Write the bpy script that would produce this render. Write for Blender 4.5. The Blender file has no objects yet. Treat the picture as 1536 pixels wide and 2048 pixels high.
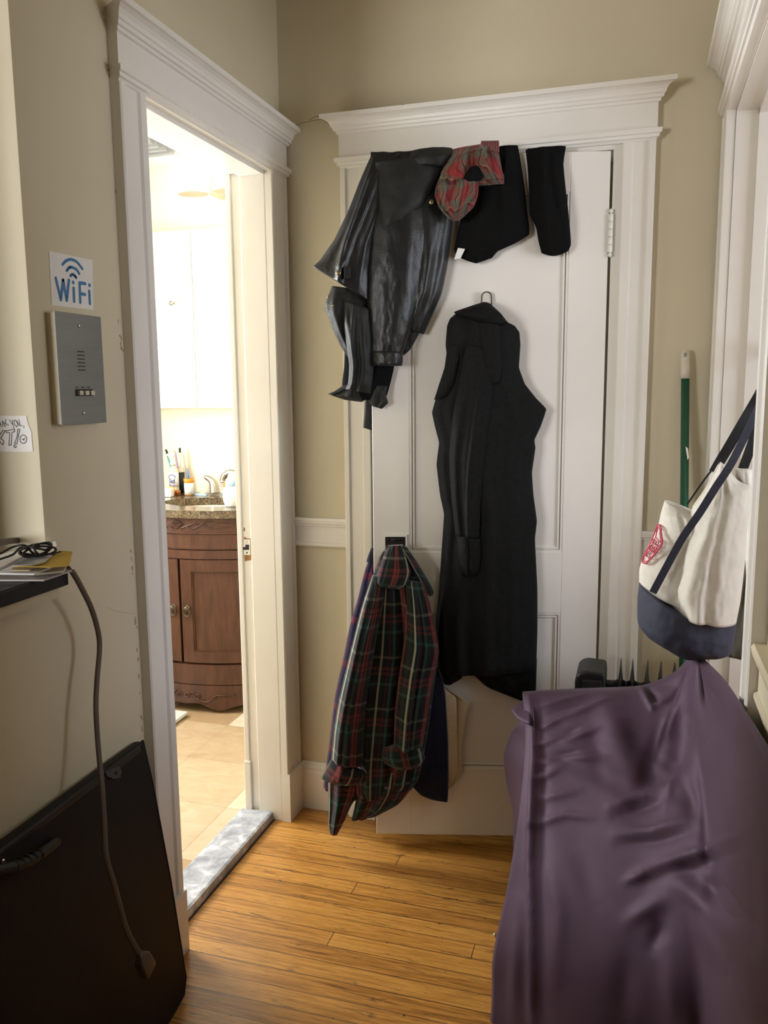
import bpy, bmesh, math, random
from mathutils import Vector, Matrix, noise
random.seed(7)
sc = bpy.context.scene
COL = sc.collection
PI = math.pi
V = Vector

# ------------------------------------------------------------------ camera
CX, CY, CZ = 1.11495, -2.53618, 1.45
YAW, PIT, ROL, FPX = 0.298879, 0.146152, -0.008857, 1652.5
_fw = V((-math.sin(YAW)*math.cos(PIT), math.cos(YAW)*math.cos(PIT), -math.sin(PIT)))
_r = V((math.cos(YAW), math.sin(YAW), 0))
_u = _r.cross(_fw)
_c, _s = math.cos(ROL), math.sin(ROL)
RIGHT = _c*_r + _s*_u
UP = -_s*_r + _c*_u
CPOS = V((CX, CY, CZ))
cam = bpy.data.cameras.new('camera')
cam.sensor_fit = 'VERTICAL'; cam.sensor_height = 24.0
cam.lens = FPX/2048*24.0
cam.clip_start = 0.02
camo = bpy.data.objects.new('camera', cam); COL.objects.link(camo)
M3 = Matrix((RIGHT, UP, -_fw)).transposed()
camo.matrix_world = Matrix.Translation(CPOS) @ M3.to_4x4()
sc.camera = camo

# ------------------------------------------------------------------ light
sc.view_settings.view_transform = 'Standard'
sc.view_settings.look = 'None'
sc.view_settings.gamma = 1.0
sc.view_settings.exposure = 0.0
sc.cycles.use_denoising = True
sc.cycles.max_bounces = 10
sc.cycles.diffuse_bounces = 6
w = bpy.data.worlds.new('world'); sc.world = w; w.use_nodes = True
bg = w.node_tree.nodes['Background']
bg.inputs[0].default_value = (.75, .86, 1, 1); bg.inputs[1].default_value = 1.0

def area(name, loc, rot, sx, sy, power, col):
    l = bpy.data.lights.new(name, 'AREA'); l.shape = 'RECTANGLE'; l.size = sx; l.size_y = sy
    l.energy = power; l.color = col
    o = bpy.data.objects.new(name, l); COL.objects.link(o); o.location = loc; o.rotation_euler = rot
    return o
# daylight through the bathroom window (west wall of the bathroom, faces +X)
area('bathroom_daylight', (-1.80, -0.12, 1.62), (0, -PI/2, 0), 1.05, 0.85, 98, (.97, .99, 1))
# daylight through the big window of the room behind the camera (faces +Y)
area('room_daylight', (-1.75, -5.45, 1.60), (PI/2, 0, 0), 1.7, 1.25, 170, (1, .985, .955))
# daylight through the window of the room on the right (faces -X)
area('side_daylight', (3.35, -0.9, 1.6), (0, PI/2, 0), 1.2, 1.0, 38, (.88, .91, 1))


# ------------------------------------------------------------------ pixel -> point helpers
def ray(px, py):
    return (_fw*FPX + (px-768)*RIGHT - (py-1024)*UP)
def at(px, py, X=None, Y=None, Z=None):
    d = ray(px, py)
    i, v = (0, X) if X is not None else (1, Y) if Y is not None else (2, Z)
    return CPOS + d*((v-CPOS[i])/d[i])
class Frame:
    "an upright plane: origin, in-plane direction s, outward normal n"
    def __init__(self, o, sdir):
        self.o = V(o); self.s = V(sdir).normalized(); self.n = V((self.s.y, -self.s.x, 0))
    def pt(self, px, py, n=0.0):
        d = ray(px, py); o = self.o + self.n*n
        return CPOS + d*((o-CPOS).dot(self.n)/d.dot(self.n))
    def sz(self, px, py, n=0.0):
        p = self.pt(px, py, n); return (p-self.o).dot(self.s), p.z
    def w(self, s, z, n=0.0):
        p = self.o + self.s*s + self.n*n; return V((p.x, p.y, z))

# ------------------------------------------------------------------ objects
def obj(name, bm, mat, parent=None, smooth=False, sub=0, kind=None):
    me = bpy.data.meshes.new(name)
    bmesh.ops.recalc_face_normals(bm, faces=bm.faces) if not getattr(bm, 'keep', False) else None
    bm.to_mesh(me); bm.free()
    if mat is not None:
        for m in (mat if isinstance(mat, (list, tuple)) else [mat]): me.materials.append(m)
    if smooth:
        for p in me.polygons: p.use_smooth = True
    o = bpy.data.objects.new(name, me); COL.objects.link(o)
    if parent is not None:
        o.parent = parent
        o.matrix_parent_inverse = root_mat(parent).inverted()
    if sub:
        m = o.modifiers.new('subd', 'SUBSURF'); m.levels = sub; m.render_levels = sub
    if kind: o['kind'] = kind
    return o
def root_mat(o):
    m = Matrix.Translation(o.location)
    return m
def tag(o, label, cat, group=None, kind=None):
    o['label'] = label; o['category'] = cat
    if group: o['group'] = group
    if kind: o['kind'] = kind
    return o
def thing(name, label, cat, loc, group=None):
    o = bpy.data.objects.new(name, None); COL.objects.link(o); o.location = loc
    o.empty_display_size = .05
    return tag(o, label, cat, group)
def struct(name, bm, mat, parent=None, smooth=False):
    o = obj(name, bm, mat, parent, smooth)
    if parent is None: o['kind'] = 'structure'
    return o
def bevel(o, wdt, seg=2):
    m = o.modifiers.new('bev', 'BEVEL'); m.width = wdt; m.segments = seg; m.limit_method = 'ANGLE'; m.angle_limit = .6
    return o
def solid(o, t, off=0):
    m = o.modifiers.new('sol', 'SOLIDIFY'); m.thickness = t; m.offset = off
    return o

# ------------------------------------------------------------------ shapes
def B(): return bmesh.new()
def box(bm, x0, x1, y0, y1, z0, z1):
    v = [bm.verts.new((x, y, z)) for z in (z0, z1) for y in (y0, y1) for x in (x0, x1)]
    for f in ((0,2,3,1),(4,5,7,6),(0,1,5,4),(2,6,7,3),(0,4,6,2),(1,3,7,5)):
        bm.faces.new([v[i] for i in f])
    return bm
def fbox(bm, F, s0, s1, z0, z1, n0, n1):
    v = [bm.verts.new(F.w(s, z, n)) for z in (z0, z1) for n in (n0, n1) for s in (s0, s1)]
    for f in ((0,2,3,1),(4,5,7,6),(0,1,5,4),(2,6,7,3),(0,4,6,2),(1,3,7,5)):
        bm.faces.new([v[i] for i in f])
    return bm
def prism(bm, loop, vec):
    "closed 3D loop extruded by vec"
    a = [bm.verts.new(p) for p in loop]; vec = V(vec)
    b = [bm.verts.new(V(p)+vec) for p in loop]
    n = len(a)
    bm.faces.new(a); bm.faces.new(b[::-1])
    for i in range(n):
        bm.faces.new((a[i], b[i], b[(i+1) % n], a[(i+1) % n]))
    return bm
def lathe(bm, prof, c, seg=24, axis='Z', sx=1, sy=1):
    rings = []
    for r, z in prof:
        ring = []
        for i in range(seg):
            a = 2*PI*i/seg
            x, y = r*math.cos(a)*sx, r*math.sin(a)*sy
            p = (x, y, z) if axis == 'Z' else (z, x, y) if axis == 'X' else (x, z, y)
            ring.append(bm.verts.new((c[0]+p[0], c[1]+p[1], c[2]+p[2])))
        rings.append(ring)
    for a, b in zip(rings, rings[1:]):
        for i in range(seg):
            bm.faces.new((a[i], a[(i+1) % seg], b[(i+1) % seg], b[i]))
    for ring in (rings[0], rings[-1]):
        if (ring[0].co-ring[seg//2].co).length > 1e-5: bm.faces.new(ring)
    return bm
def catmull(pts, n):
    "n samples along a Catmull-Rom spline through tuples"
    pts = [tuple(p) for p in pts]; k = len(pts); out = []
    for i in range(n):
        t = i/(n-1)*(k-1); j = min(int(t), k-2); f = t-j
        p1, p2 = pts[j], pts[j+1]
        p0 = pts[j-1] if j > 0 else tuple(2*a-b for a, b in zip(p1, p2))
        p3 = pts[j+2] if j+2 < k else tuple(2*b-a for a, b in zip(p1, p2))
        out.append(tuple(.5*((2*b)+(-a+c)*f+(2*a-5*b+4*c-d)*f*f+(-a+3*b-3*c+d)*f**3)
                         for a, b, c, d in zip(p0, p1, p2, p3)))
    return out
def tube(bm, pts, r, seg=10, n=None, flat=1.0, flatdir=None, cap=True, closed=False):
    "round (or flat) tube along points; r a number or a function of 0..1"
    P = [V(p) for p in (catmull(pts, n) if n else pts)]
    rings = []; up = V((0, 0, 1)); N = len(P); prev = None
    for i, p in enumerate(P):
        t = (P[(i+1) % N] - P[i-1]) if closed else (P[min(i+1, N-1)]-P[max(i-1, 0)])
        t.normalize()
        if flatdir is not None: a = V(flatdir)
        elif prev is not None: a = prev
        else: a = up if abs(t.z) < .9 else V((1, 0, 0))
        a = (a - t*a.dot(t)).normalized(); prev = a
        b = t.cross(a); rr = r(i/(N-1)) if callable(r) else r
        rings.append([bm.verts.new(p + a*math.cos(2*PI*k/seg)*rr*flat + b*math.sin(2*PI*k/seg)*rr) for k in range(seg)])
    prs = list(zip(rings, rings[1:]))
    if closed: prs.append((rings[-1], rings[0]))
    for x, y in prs:
        for k in range(seg):
            bm.faces.new((x[k], x[(k+1) % seg], y[(k+1) % seg], y[k]))
    if cap and not closed: bm.faces.new(rings[0]); bm.faces.new(rings[-1][::-1])
    return bm
def ribbon(bm, pts, wd, nrm, th=.0006, closed=False):
    "flat stroke with rounded ends lying on a plane of normal nrm"
    nrm = V(nrm).normalized(); P = [V(p) for p in pts]
    for i, p in enumerate(P):                 # round joints
        a = nrm.orthogonal().normalized(); b = nrm.cross(a)
        ring = [p + (a*math.cos(2*PI*k/12)+b*math.sin(2*PI*k/12))*wd/2 for k in range(12)]
        prism(bm, ring, nrm*th)
    segs = list(zip(P, P[1:])) + ([(P[-1], P[0])] if closed else [])
    for p, q in segs:
        t = q-p
        if t.length < 1e-6: continue
        s = nrm.cross(t.normalized())*wd/2
        prism(bm, [p-s, q-s, q+s, p+s], nrm*th*.98)
    return bm
def grid(bm, P, uv=None, close=False):
    "P rows of points -> quads"
    rows = [[bm.verts.new(p) for p in r] for r in P]
    lay = bm.loops.layers.uv.verify() if uv else None
    for i in range(len(rows)-1):
        m = len(rows[i]); rng = range(m if close else m-1)
        for j in rng:
            k = (j+1) % m
            f = bm.faces.new((rows[i][j], rows[i][k], rows[i+1][k], rows[i+1][j]))
            if uv:
                idx = ((i, j), (i, j+1), (i+1, j+1), (i+1, j))
                for l, (a, b) in zip(f.loops, idx): l[lay].uv = uv[a][b]
    return rows

# ------------------------------------------------------------------ materials
def nodes(name):
    m = bpy.data.materials.new(name); m.use_nodes = True
    nt = m.node_tree; return m, nt, nt.nodes['Principled BSDF']
class G:
    def __init__(s, nt): s.nt = nt
    def n(s, t, **k):
        nd = s.nt.nodes.new(t)
        for a, b in k.items():
            if a.startswith('i_'):
                key = a[2:]; key = int(key) if key.isdigit() else key.replace('_', ' ')
                s.put(nd.inputs[key], b)
            else: setattr(nd, a, b)
        return nd
    def put(s, inp, v):
        if isinstance(v, bpy.types.NodeSocket): s.nt.links.new(v, inp)
        else: inp.default_value = v
    def math(s, op, a, b=None, c=None):
        nd = s.nt.nodes.new('ShaderNodeMath'); nd.operation = op
        s.put(nd.inputs[0], a)
        if b is not None: s.put(nd.inputs[1], b)
        if c is not None: s.put(nd.inputs[2], c)
        return nd.outputs[0]
    def mix(s, f, a, b, t='MIX'):
        nd = s.nt.nodes.new('ShaderNodeMix'); nd.data_type = 'RGBA'; nd.blend_type = t
        s.put(nd.inputs[0], f); s.put(nd.inputs[6], a); s.put(nd.inputs[7], b); return nd.outputs[2]
    def ramp(s, f, stops, interp='LINEAR'):
        nd = s.nt.nodes.new('ShaderNodeValToRGB'); cr = nd.color_ramp; cr.interpolation = interp
        while len(cr.elements) < len(stops): cr.elements.new(.5)
        for e, (p, c) in zip(cr.elements, stops): e.position = p; e.color = (*c, 1) if len(c) == 3 else c
        s.put(nd.inputs[0], f); return nd.outputs[0]
    def obj(s, scale=(1, 1, 1)):
        tc = s.nt.nodes.new('ShaderNodeTexCoord'); mp = s.nt.nodes.new('ShaderNodeMapping')
        s.nt.links.new(tc.outputs['Object'], mp.inputs[0]); mp.inputs['Scale'].default_value = scale
        return mp.outputs[0]
    def noise(s, vec, scale, detail=4, rough=.55, dist=0):
        nd = s.n('ShaderNodeTexNoise', i_Scale=scale, i_Detail=detail, i_Roughness=rough, i_Distortion=dist)
        s.nt.links.new(vec, nd.inputs['Vector']); return nd.outputs[0]
    def bump(s, h, strength, dist=.002):
        nd = s.n('ShaderNodeBump', i_Strength=strength, i_Distance=dist); s.put(nd.inputs['Height'], h); return nd.outputs[0]
def c4(c): return (*c, 1) if len(c) == 3 else c
def mat(name, col, rough=.5, var=.08, vs=6, bump=.0, bs=120, metal=0, spec=.5, sheen=0, scale=(1, 1, 1), trans=0, alpha=1, ior=1.45, coat=0, bd=.002):
    m, nt, b = nodes(name); g = G(nt)
    v = g.obj(scale)
    nz = g.noise(v, vs)
    lo = tuple(max(0, x*(1-var)) for x in col); hi = tuple(min(1, x*(1+var)) for x in col)
    nt.links.new(g.ramp(nz, [(.3, lo), (.7, hi)]), b.inputs['Base Color'])
    b.inputs['Roughness'].default_value = rough; b.inputs['Metallic'].default_value = metal
    b.inputs['Specular IOR Level'].default_value = spec
    b.inputs['Sheen Weight'].default_value = sheen
    b.inputs['Transmission Weight'].default_value = trans; b.inputs['IOR'].default_value = ior
    b.inputs['Coat Weight'].default_value = coat
    if bump: nt.links.new(g.bump(g.noise(v, bs, 3), bump, bd), b.inputs['Normal'])
    return m

M_wall = mat('cream_wall_paint', (.64, .58, .435), .6, .03, 2.5, .12, 160)
M_room = mat('dimmed_room_paint', (.30, .27, .22), .7, .03, 2.5)  # paint of the unseen rooms, made dark so less light bounces back
M_trim = mat('white_trim_paint', (.80, .775, .735), .33, .025, 5, .1, 45)
M_door = mat('white_door_paint', (.78, .755, .715), .38, .025, 4, .1, 45)
M_ceil = mat('ceiling_paint', (.78, .76, .71), .8, .02, 3)
M_bwall = mat('bathroom_wall_paint', (.80, .75, .61), .55, .02, 3)
M_white = mat('white_gloss', (.82, .81, .78), .25, .02, 4)
M_paper = mat('white_paper', (.80, .79, .78), .7, .03, 20)
M_black = mat('black_counter', (.012, .012, .013), .45, .3, 40, .15, 200)
M_leather = mat('black_leather', (.013, .014, .0145), .36, .25, 30, .25, 200, spec=.42)
M_leatherm = mat('black_leather_worn', (.017, .0185, .0175), .55, .25, 30, .25, 220, spec=.28)
M_blackcloth = mat('black_cotton', (.0075, .0075, .0078), .85, .2, 200, .2, 900, spec=.05)
M_coat = mat('charcoal_coat_cloth', (.0105, .0108, .0110), .75, .2, 100, .15, 900, spec=.09)
M_navy = mat('navy_cloth', (.010, .011, .024), .85, .2, 100, .15, 700, sheen=.1, spec=.2)
M_tan = mat('tan_canvas', (.52, .42, .27), .8, .08, 60, .2, 900)
M_brass = mat('old_brass_snap', (.28, .23, .14), .4, .1, 80, metal=1)
M_steel = mat('brushed_steel', (.27, .275, .27), .42, .06, 4, .05, 300, metal=1, scale=(1, 1, 14))
M_nickel = mat('brushed_nickel', (.50, .47, .42), .3, .05, 40, metal=1)
M_pull = mat('aged_pewter', (.13, .11, .08), .42, .15, 80, metal=1)
M_chrome = mat('chrome', (.72, .71, .69), .2, .03, 40, metal=1)
M_dark = mat('dark_plastic', (.016, .016, .017), .5, .1, 30)
M_radi = mat('black_enamel', (.014, .0145, .015), .4, .12, 20, spec=.45)
M_iron = mat('dark_bronze', (.035, .03, .027), .45, .2, 60, metal=.6)
M_purple = mat('purple_sateen_sheet', (.055, .029, .047), .60, .07, 9, .05, 900, sheen=.08, spec=.40)
M_purple.node_tree.nodes['Principled BSDF'].inputs['Specular Tint'].default_value = (.95, .72, 1, 1)
M_canvas = mat('natural_canvas', (.63, .595, .53), .8, .04, 40, .3, 700)
M_canvas2 = mat('bright_canvas', (.80, .79, .76), .8, .03, 40, .2, 700)
M_navyc = mat('navy_canvas', (.034, .037, .062), .8, .1, 60, .25, 700)
M_bweb = mat('black_webbing', (.017, .018, .022), .75, .1, 60, .3, 900)
M_olive = mat('olive_grey_cloth', (.085, .08, .06), .85, .1, 60, .2, 700)
M_red = mat('red_print', (.55, .06, .11), .7, .1, 60)
M_green = mat('green_enamel', (.012, .085, .045), .28, .08, 30, spec=.6)
M_capw = mat('offwhite_plastic', (.66, .63, .55), .45, .03, 30)
M_blue = mat('blue_print', (.06, .20, .42), .6, .06, 60)
M_ink = mat('black_ink', (.05, .05, .055), .6, .1, 60)
M_cord = mat('brown_cord_vinyl', (.115, .088, .068), .5, .08, 30)
M_yellow = mat('yellow_envelope', (.62, .44, .08), .65, .06, 30)
M_case = mat('black_portfolio_vinyl', (.0078, .0078, .0080), .55, .15, 30, .35, 350, spec=.35)
M_cream = mat('cream_porcelain', (.78, .72, .58), .15, .02, 10)
M_amber = mat('amber_plastic', (.75, .28, .03), .25, .1, 30)
M_bplast = mat('blue_plastic', (.12, .22, .62), .35, .06, 30)
M_lblue = mat('pale_blue_plastic', (.42, .62, .85), .35, .04, 30)
M_purpl = mat('lilac_plastic', (.42, .30, .52), .35, .04, 30)
M_shade = mat('white_glass_shade', (.86, .83, .74), .3, .02, 10)
_b = M_shade.node_tree.nodes['Principled BSDF']; _b.inputs['Emission Color'].default_value = (1, .97, .91, 1); _b.inputs['Emission Strength'].default_value = 3.2     # the lamp is on
M_tanw = mat('shade_underside', (.50, .42, .30), .5, .04, 20)
M_vent = mat('grey_vent', (.25, .26, .26), .5, .05, 20)
M_scuff = mat('bare_wood_chip', (.36, .19, .08), .7, .2, 40)
M_grime = mat('dark_grime', (.045, .035, .025), .9, .3, 60)

def wood_floor():
    m, nt, b = nodes('oak_strip_floor'); g = G(nt)
    sep = g.n('ShaderNodeSeparateXYZ'); nt.links.new(g.obj(), sep.inputs[0])
    x, y = sep.outputs[0], sep.outputs[1]
    yy = g.math('DIVIDE', g.math('ADD', y, .0365), .0585)
    idx = g.math('FLOOR', yy); fr = g.math('FRACT', yy)
    wn = g.n('ShaderNodeTexWhiteNoise', noise_dimensions='1D'); nt.links.new(idx, wn.inputs['W'])
    xs = g.math('DIVIDE', g.math('ADD', x, g.math('MULTIPLY', wn.outputs[0], 7.7)), 2.7)
    bid = g.math('FLOOR', xs); bfr = g.math('FRACT', xs)
    cmb = g.n('ShaderNodeCombineXYZ'); nt.links.new(idx, cmb.inputs[0]); nt.links.new(bid, cmb.inputs[1])
    wn2 = g.n('ShaderNodeTexWhiteNoise', noise_dimensions='2D'); nt.links.new(cmb.outputs[0], wn2.inputs['Vector'])
    tone = wn2.outputs[0]
    # grain
    gc = g.n('ShaderNodeCombineXYZ')
    nt.links.new(g.math('MULTIPLY', x, 6), gc.inputs[0]); nt.links.new(g.math('MULTIPLY', y, 130), gc.inputs[1])
    nt.links.new(g.math('MULTIPLY', idx, 3.1), gc.inputs[2])
    grain = g.noise(gc.outputs[0], 1.0, 6, .6, .6)
    fc = g.n('ShaderNodeCombineXYZ')
    nt.links.new(g.math('MULTIPLY', x, 24), fc.inputs[0]); nt.links.new(g.math('MULTIPLY', y, 420), fc.inputs[1])
    fine = g.noise(fc.outputs[0], 1.0, 3)
    base = g.ramp(g.math('ADD', g.math('MULTIPLY', grain, .88), g.math('MULTIPLY', tone, .17)),
                  [(.30, (.20, .078, .014)), (.45, (.41, .178, .032)), (.62, (.57, .275, .056)), (.85, (.64, .34, .095))])
    base = g.mix(g.math('MULTIPLY', g.ramp(fine, [(.5, (0, 0, 0)), (.70, (1, 1, 1))]), .34), base, (.13, .05, .011, 1))
    # worn dark marks
    wc = g.n('ShaderNodeCombineXYZ')
    nt.links.new(g.math('MULTIPLY', x, 9), wc.inputs[0]); nt.links.new(g.math('MULTIPLY', y, 48), wc.inputs[1])
    wear = g.noise(wc.outputs[0], 1.0, 7, .68, .8)
    base = g.mix(g.math('MULTIPLY', g.ramp(wear, [(.57, (0, 0, 0)), (.68, (1, 1, 1))]), .75), base, (.070, .034, .013, 1))
    # joints
    e = g.math('MINIMUM', fr, g.math('SUBTRACT', 1, fr))
    gap = g.math('LESS_THAN', e, g.math('ADD', .014, g.math('MULTIPLY', wn.outputs[0], .016)))
    e2 = g.math('MINIMUM', bfr, g.math('SUBTRACT', 1, bfr))
    gap2 = g.math('LESS_THAN', e2, .0005)
    gp = g.math('MAXIMUM', gap, gap2)
    base = g.mix(g.math('MULTIPLY', gp, .82), base, (.035, .016, .006, 1))
    dc = g.n('ShaderNodeCombineXYZ')
    nt.links.new(g.math('MULTIPLY', x, 34), dc.inputs[0]); nt.links.new(g.math('MULTIPLY', y, 60), dc.inputs[1])
    dash = g.math('MULTIPLY', g.math('LESS_THAN', e, .10), g.math('GREATER_THAN', g.noise(dc.outputs[0], 1.0, 3), .665))
    big = g.math('GREATER_THAN', g.noise(g.obj(), 2.2, 2), .5)
    base = g.mix(g.math('MULTIPLY', g.math('MULTIPLY', dash, big), .85), base, (.03, .015, .007, 1))
    nt.links.new(base, b.inputs['Base Color'])
    nt.links.new(g.math('ADD', .24, g.math('MULTIPLY', wear, .28)), b.inputs['Roughness'])
    b.inputs['Coat Weight'].default_value = .25; b.inputs['Coat Roughness'].default_value = .2
    nt.links.new(g.bump(g.math('SUBTRACT', g.math('MULTIPLY', grain, .25), gp), .35, .0015), b.inputs['Normal'])
    return m
def tile_floor():
    m, nt, b = nodes('travertine_tile'); g = G(nt)
    sep = g.n('ShaderNodeSeparateXYZ'); nt.links.new(g.obj(), sep.inputs[0])
    xs = g.math('DIVIDE', g.math('ADD', sep.outputs[0], .228), .337); ys = g.math('DIVIDE', g.math('ADD', sep.outputs[1], .096), .328)
    cm = g.n('ShaderNodeCombineXYZ'); nt.links.new(g.math('FLOOR', xs), cm.inputs[0]); nt.links.new(g.math('FLOOR', ys), cm.inputs[1])
    wn = g.n('ShaderNodeTexWhiteNoise', noise_dimensions='2D'); nt.links.new(cm.outputs[0], wn.inputs['Vector'])
    vein = g.noise(g.obj((1, 1.8, 1)), 7, 8, .62, 1.4)
    col = g.ramp(g.math('ADD', g.math('MULTIPLY', vein, .42), g.math('MULTIPLY', wn.outputs[0], .60)),
                 [(.26, (.40, .27, .15)), (.5, (.56, .44, .29)), (.78, (.68, .60, .47))])
    fx, fy = g.math('FRACT', xs), g.math('FRACT', ys)
    e = g.math('MINIMUM', g.math('MINIMUM', fx, g.math('SUBTRACT', 1, fx)), g.math('MINIMUM', fy, g.math('SUBTRACT', 1, fy)))
    col = g.mix(g.math('MULTIPLY', g.math('LESS_THAN', e, .006), .55), col, (.33, .24, .15, 1))
    nt.links.new(col, b.inputs['Base Color']); b.inputs['Roughness'].default_value = .32
    return m
def marble():
    m, nt, b = nodes('grey_white_marble'); g = G(nt)
    a = g.noise(g.obj(), 17, 7, .6, .5)
    nt.links.new(g.ramp(a, [(.34, (.30, .32, .36)), (.49, (.46, .48, .53)), (.56, (.55, .57, .61)), (.60, (.80, .81, .83))]), b.inputs['Base Color'])
    b.inputs['Roughness'].default_value = .16
    return m
def granite():
    m, nt, b = nodes('brown_granite'); g = G(nt)
    a = g.noise(g.obj(), 190, 4, .7); c = g.noise(g.obj(), 22, 3)
    nt.links.new(g.ramp(g.math('ADD', g.math('MULTIPLY', a, .8), g.math('MULTIPLY', c, .25)),
        [(.40, (.022, .015, .010)), (.52, (.095, .065, .038)), (.60, (.20, .155, .09)), (.72, (.42, .37, .28))]), b.inputs['Base Color'])
    b.inputs['Roughness'].default_value = .18
    return m
def cherry():
    m, nt, b = nodes('cherry_stained_wood'); g = G(nt)
    a = g.noise(g.obj((10, 10, 2)), 3.0, 6, .6, .5); c = g.noise(g.obj((160, 160, 9)), 1.2, 3)
    col = g.ramp(g.math('ADD', g.math('MULTIPLY', a, .7), g.math('MULTIPLY', c, .3)), [(.3, (.036, .013, .007)), (.5, (.068, .025, .014)), (.72, (.105, .042, .023))])
    nt.links.new(col, b.inputs['Base Color']); b.inputs['Roughness'].default_value = .34
    return m
def plaid(name, warp, weft, ku, kv, rough=.9, wob=0.0):
    "tartan woven in UV space (metres): colour stops over one repeat"
    m, nt, b = nodes(name); g = G(nt)
    uv = g.n('ShaderNodeUVMap'); sep = g.n('ShaderNodeSeparateXYZ'); nt.links.new(uv.outputs[0], sep.inputs[0])
    u, v = sep.outputs[0], sep.outputs[1]
    if wob:
        nz = g.n('ShaderNodeTexNoise', i_Scale=9.0, i_Detail=2.0); nt.links.new(uv.outputs[0], nz.inputs['Vector'])
        u = g.math('ADD', u, g.math('MULTIPLY', g.math('SUBTRACT', nz.outputs[0], .5), wob))
        v = g.math('ADD', v, g.math('MULTIPLY', g.math('SUBTRACT', nz.outputs[0], .5), -wob*.7))
    a = g.ramp(g.math('FRACT', g.math('MULTIPLY', u, ku)), warp, 'CONSTANT')
    c = g.ramp(g.math('FRACT', g.math('MULTIPLY', v, kv)), weft, 'CONSTANT')
    tw = g.math('FRACT', g.math('ADD', g.math('MULTIPLY', u, 450), g.math('MULTIPLY', v, 450)))
    col = g.mix(g.math('ADD', .30, g.math('MULTIPLY', tw, .24)), a, c)
    nt.links.new(col, b.inputs['Base Color']); b.inputs['Roughness'].default_value = rough
    b.inputs['Sheen Weight'].default_value = .15; b.inputs['Specular IOR Level'].default_value = .2
    return m
DG, BK, RD, MR, WH, GR, NV = (.011, .022, .020), (.010, .010, .011), (.22, .042, .040), (.085, .020, .022), (.42, .42, .34), (.030, .105, .085), (.016, .014, .030)
W2, R2 = (.14, .14, .115), (.13, .028, .028)
M_flannel = plaid('dark_green_red_flannel',
    [(0, BK), (.14, RD), (.22, MR), (.27, RD), (.31, BK), (.42, DG), (.56, WH), (.615, DG), (.72, NV), (.76, MR), (.80, NV), (.86, GR), (.93, BK)],
    [(0, BK), (.2, DG), (.36, GR), (.42, DG), (.56, R2), (.62, BK), (.65, R2), (.72, BK), (.88, W2), (.93, BK)], 8.5, 6.2)
M_navyplaid = plaid('navy_red_plaid', [(0, (.02, .018, .06)), (.45, (.20, .02, .035)), (.6, (.02, .018, .06)), (.8, (.06, .02, .05)), (.9, (.02, .02, .07))],
    [(0, (.02, .018, .055)), (.35, (.18, .02, .035)), (.5, (.02, .02, .06)), (.8, (.07, .02, .05)), (.86, (.02, .018, .05))], 12, 7)
M_redplaid = plaid('red_grey_plaid', [(0, (.27, .032, .030)), (.26, (.03, .010, .013)), (.34, (.22, .032, .030)), (.46, (.10, .105, .075)), (.62, (.018, .018, .022)), (.69, (.32, .23, .10)), (.72, (.09, .10, .075)), (.86, (.06, .016, .02))],
    [(0, (.20, .032, .030)), (.3, (.085, .09, .07)), (.5, (.025, .012, .015)), (.6, (.30, .2, .09)), (.64, (.09, .09, .07)), (.85, (.2, .028, .028))], 15, 11, wob=.14)
M_oak, M_tile, M_marble, M_granite, M_cherry = wood_floor(), tile_floor(), marble(), granite(), cherry()

# ================================================================== ROOM SHELL
H = 2.78          # ceiling height
# openings
LY0, LY1, LZ = -.7938, -.1229, 2.1206        # bathroom doorway in the left wall
CX0, CX1, CZT = .300, 1.021, 2.113           # closet opening in the back wall
RX, RY0, RY1, RZ = 1.328, -1.00, -.095, 2.168   # doorway in the right wall
bm = B(); box(bm, -3.2, 3.4, -5.4, .0, -.06, 0); struct('floor', bm, M_oak)
bm = B(); box(bm, -1.78, -.15, -1.3, 1.3, -.06, .0012); struct('floor_tile', bm, M_tile)
bm = B(); box(bm, -3.3, 3.5, -5.5, 1.4, H, H+.08); struct('ceiling', bm, M_ceil)
bm = B()      # left wall with the bathroom doorway, pass-through above the half wall
box(bm, -.14, 0, -1.195, LY0-.018, 0, H); box(bm, -.14, 0, LY0-.018, LY1+.03, LZ+.008, H); box(bm, -.14, 0, LY1+.03, 1.3, 0, H)
box(bm, -.14, 0, -2.75, -1.195, 0, 1.03); box(bm, -.14, 0, -2.75, -1.195, 2.45, H); box(bm, -.14, 0, -3.3, -2.75, 0, H)  # unseen far end of the pass-through, closed early to shade the sheet
struct('wall_left', bm, M_wall)
bm = B()
box(bm, 0, CX0-.012, 0, .12, 0, H); box(bm, CX0-.012, CX1+.012, 0, .12, CZT+.012, H); box(bm, CX1+.012, 1.46, 0, .12, 0, H)
struct('wall_back', bm, M_wall)
bm = B(); box(bm, 0, 1.5, .75, .8, 0, H); box(bm, 1.45, 1.5, .12, .75, 0, H); struct('wall_closet', bm, M_wall)
bm = B(); box(bm, 0, 1.45, .0, .75, -.05, 0); struct('floor_closet', bm, M_oak)
bm = B()
box(bm, RX, 1.47, RY1+.015, .0, 0, H); box(bm, RX, 1.47, RY0-.015, RY1+.015, RZ+.005, H); box(bm, RX, 1.47, -5.4, RY0-.015, 0, H)
struct('wall_right', bm, M_wall)
bm = B()      # room behind the camera: south wall with a window, west wall
box(bm, -3.2, -2.65, -5.5, -5.4, 0, H); box(bm, -.85, 3.4, -5.5, -5.4, 0, H); box(bm, -2.65, -.85, -5.5, -5.4, 0, .95); box(bm, -2.65, -.85, -5.5, -5.4, 2.25, H)
struct('wall_south', bm, M_room)
bm = B(); box(bm, 0, 3.4, -3.32, -3.22, 0, H); struct('wall_rear_blocker', bm, M_wall)      # unseen wall, added behind the camera to cut low fill light
bm = B(); box(bm, -3.3, -3.2, -5.5, -1.3, 0, H); struct('wall_west', bm, M_room)
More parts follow.
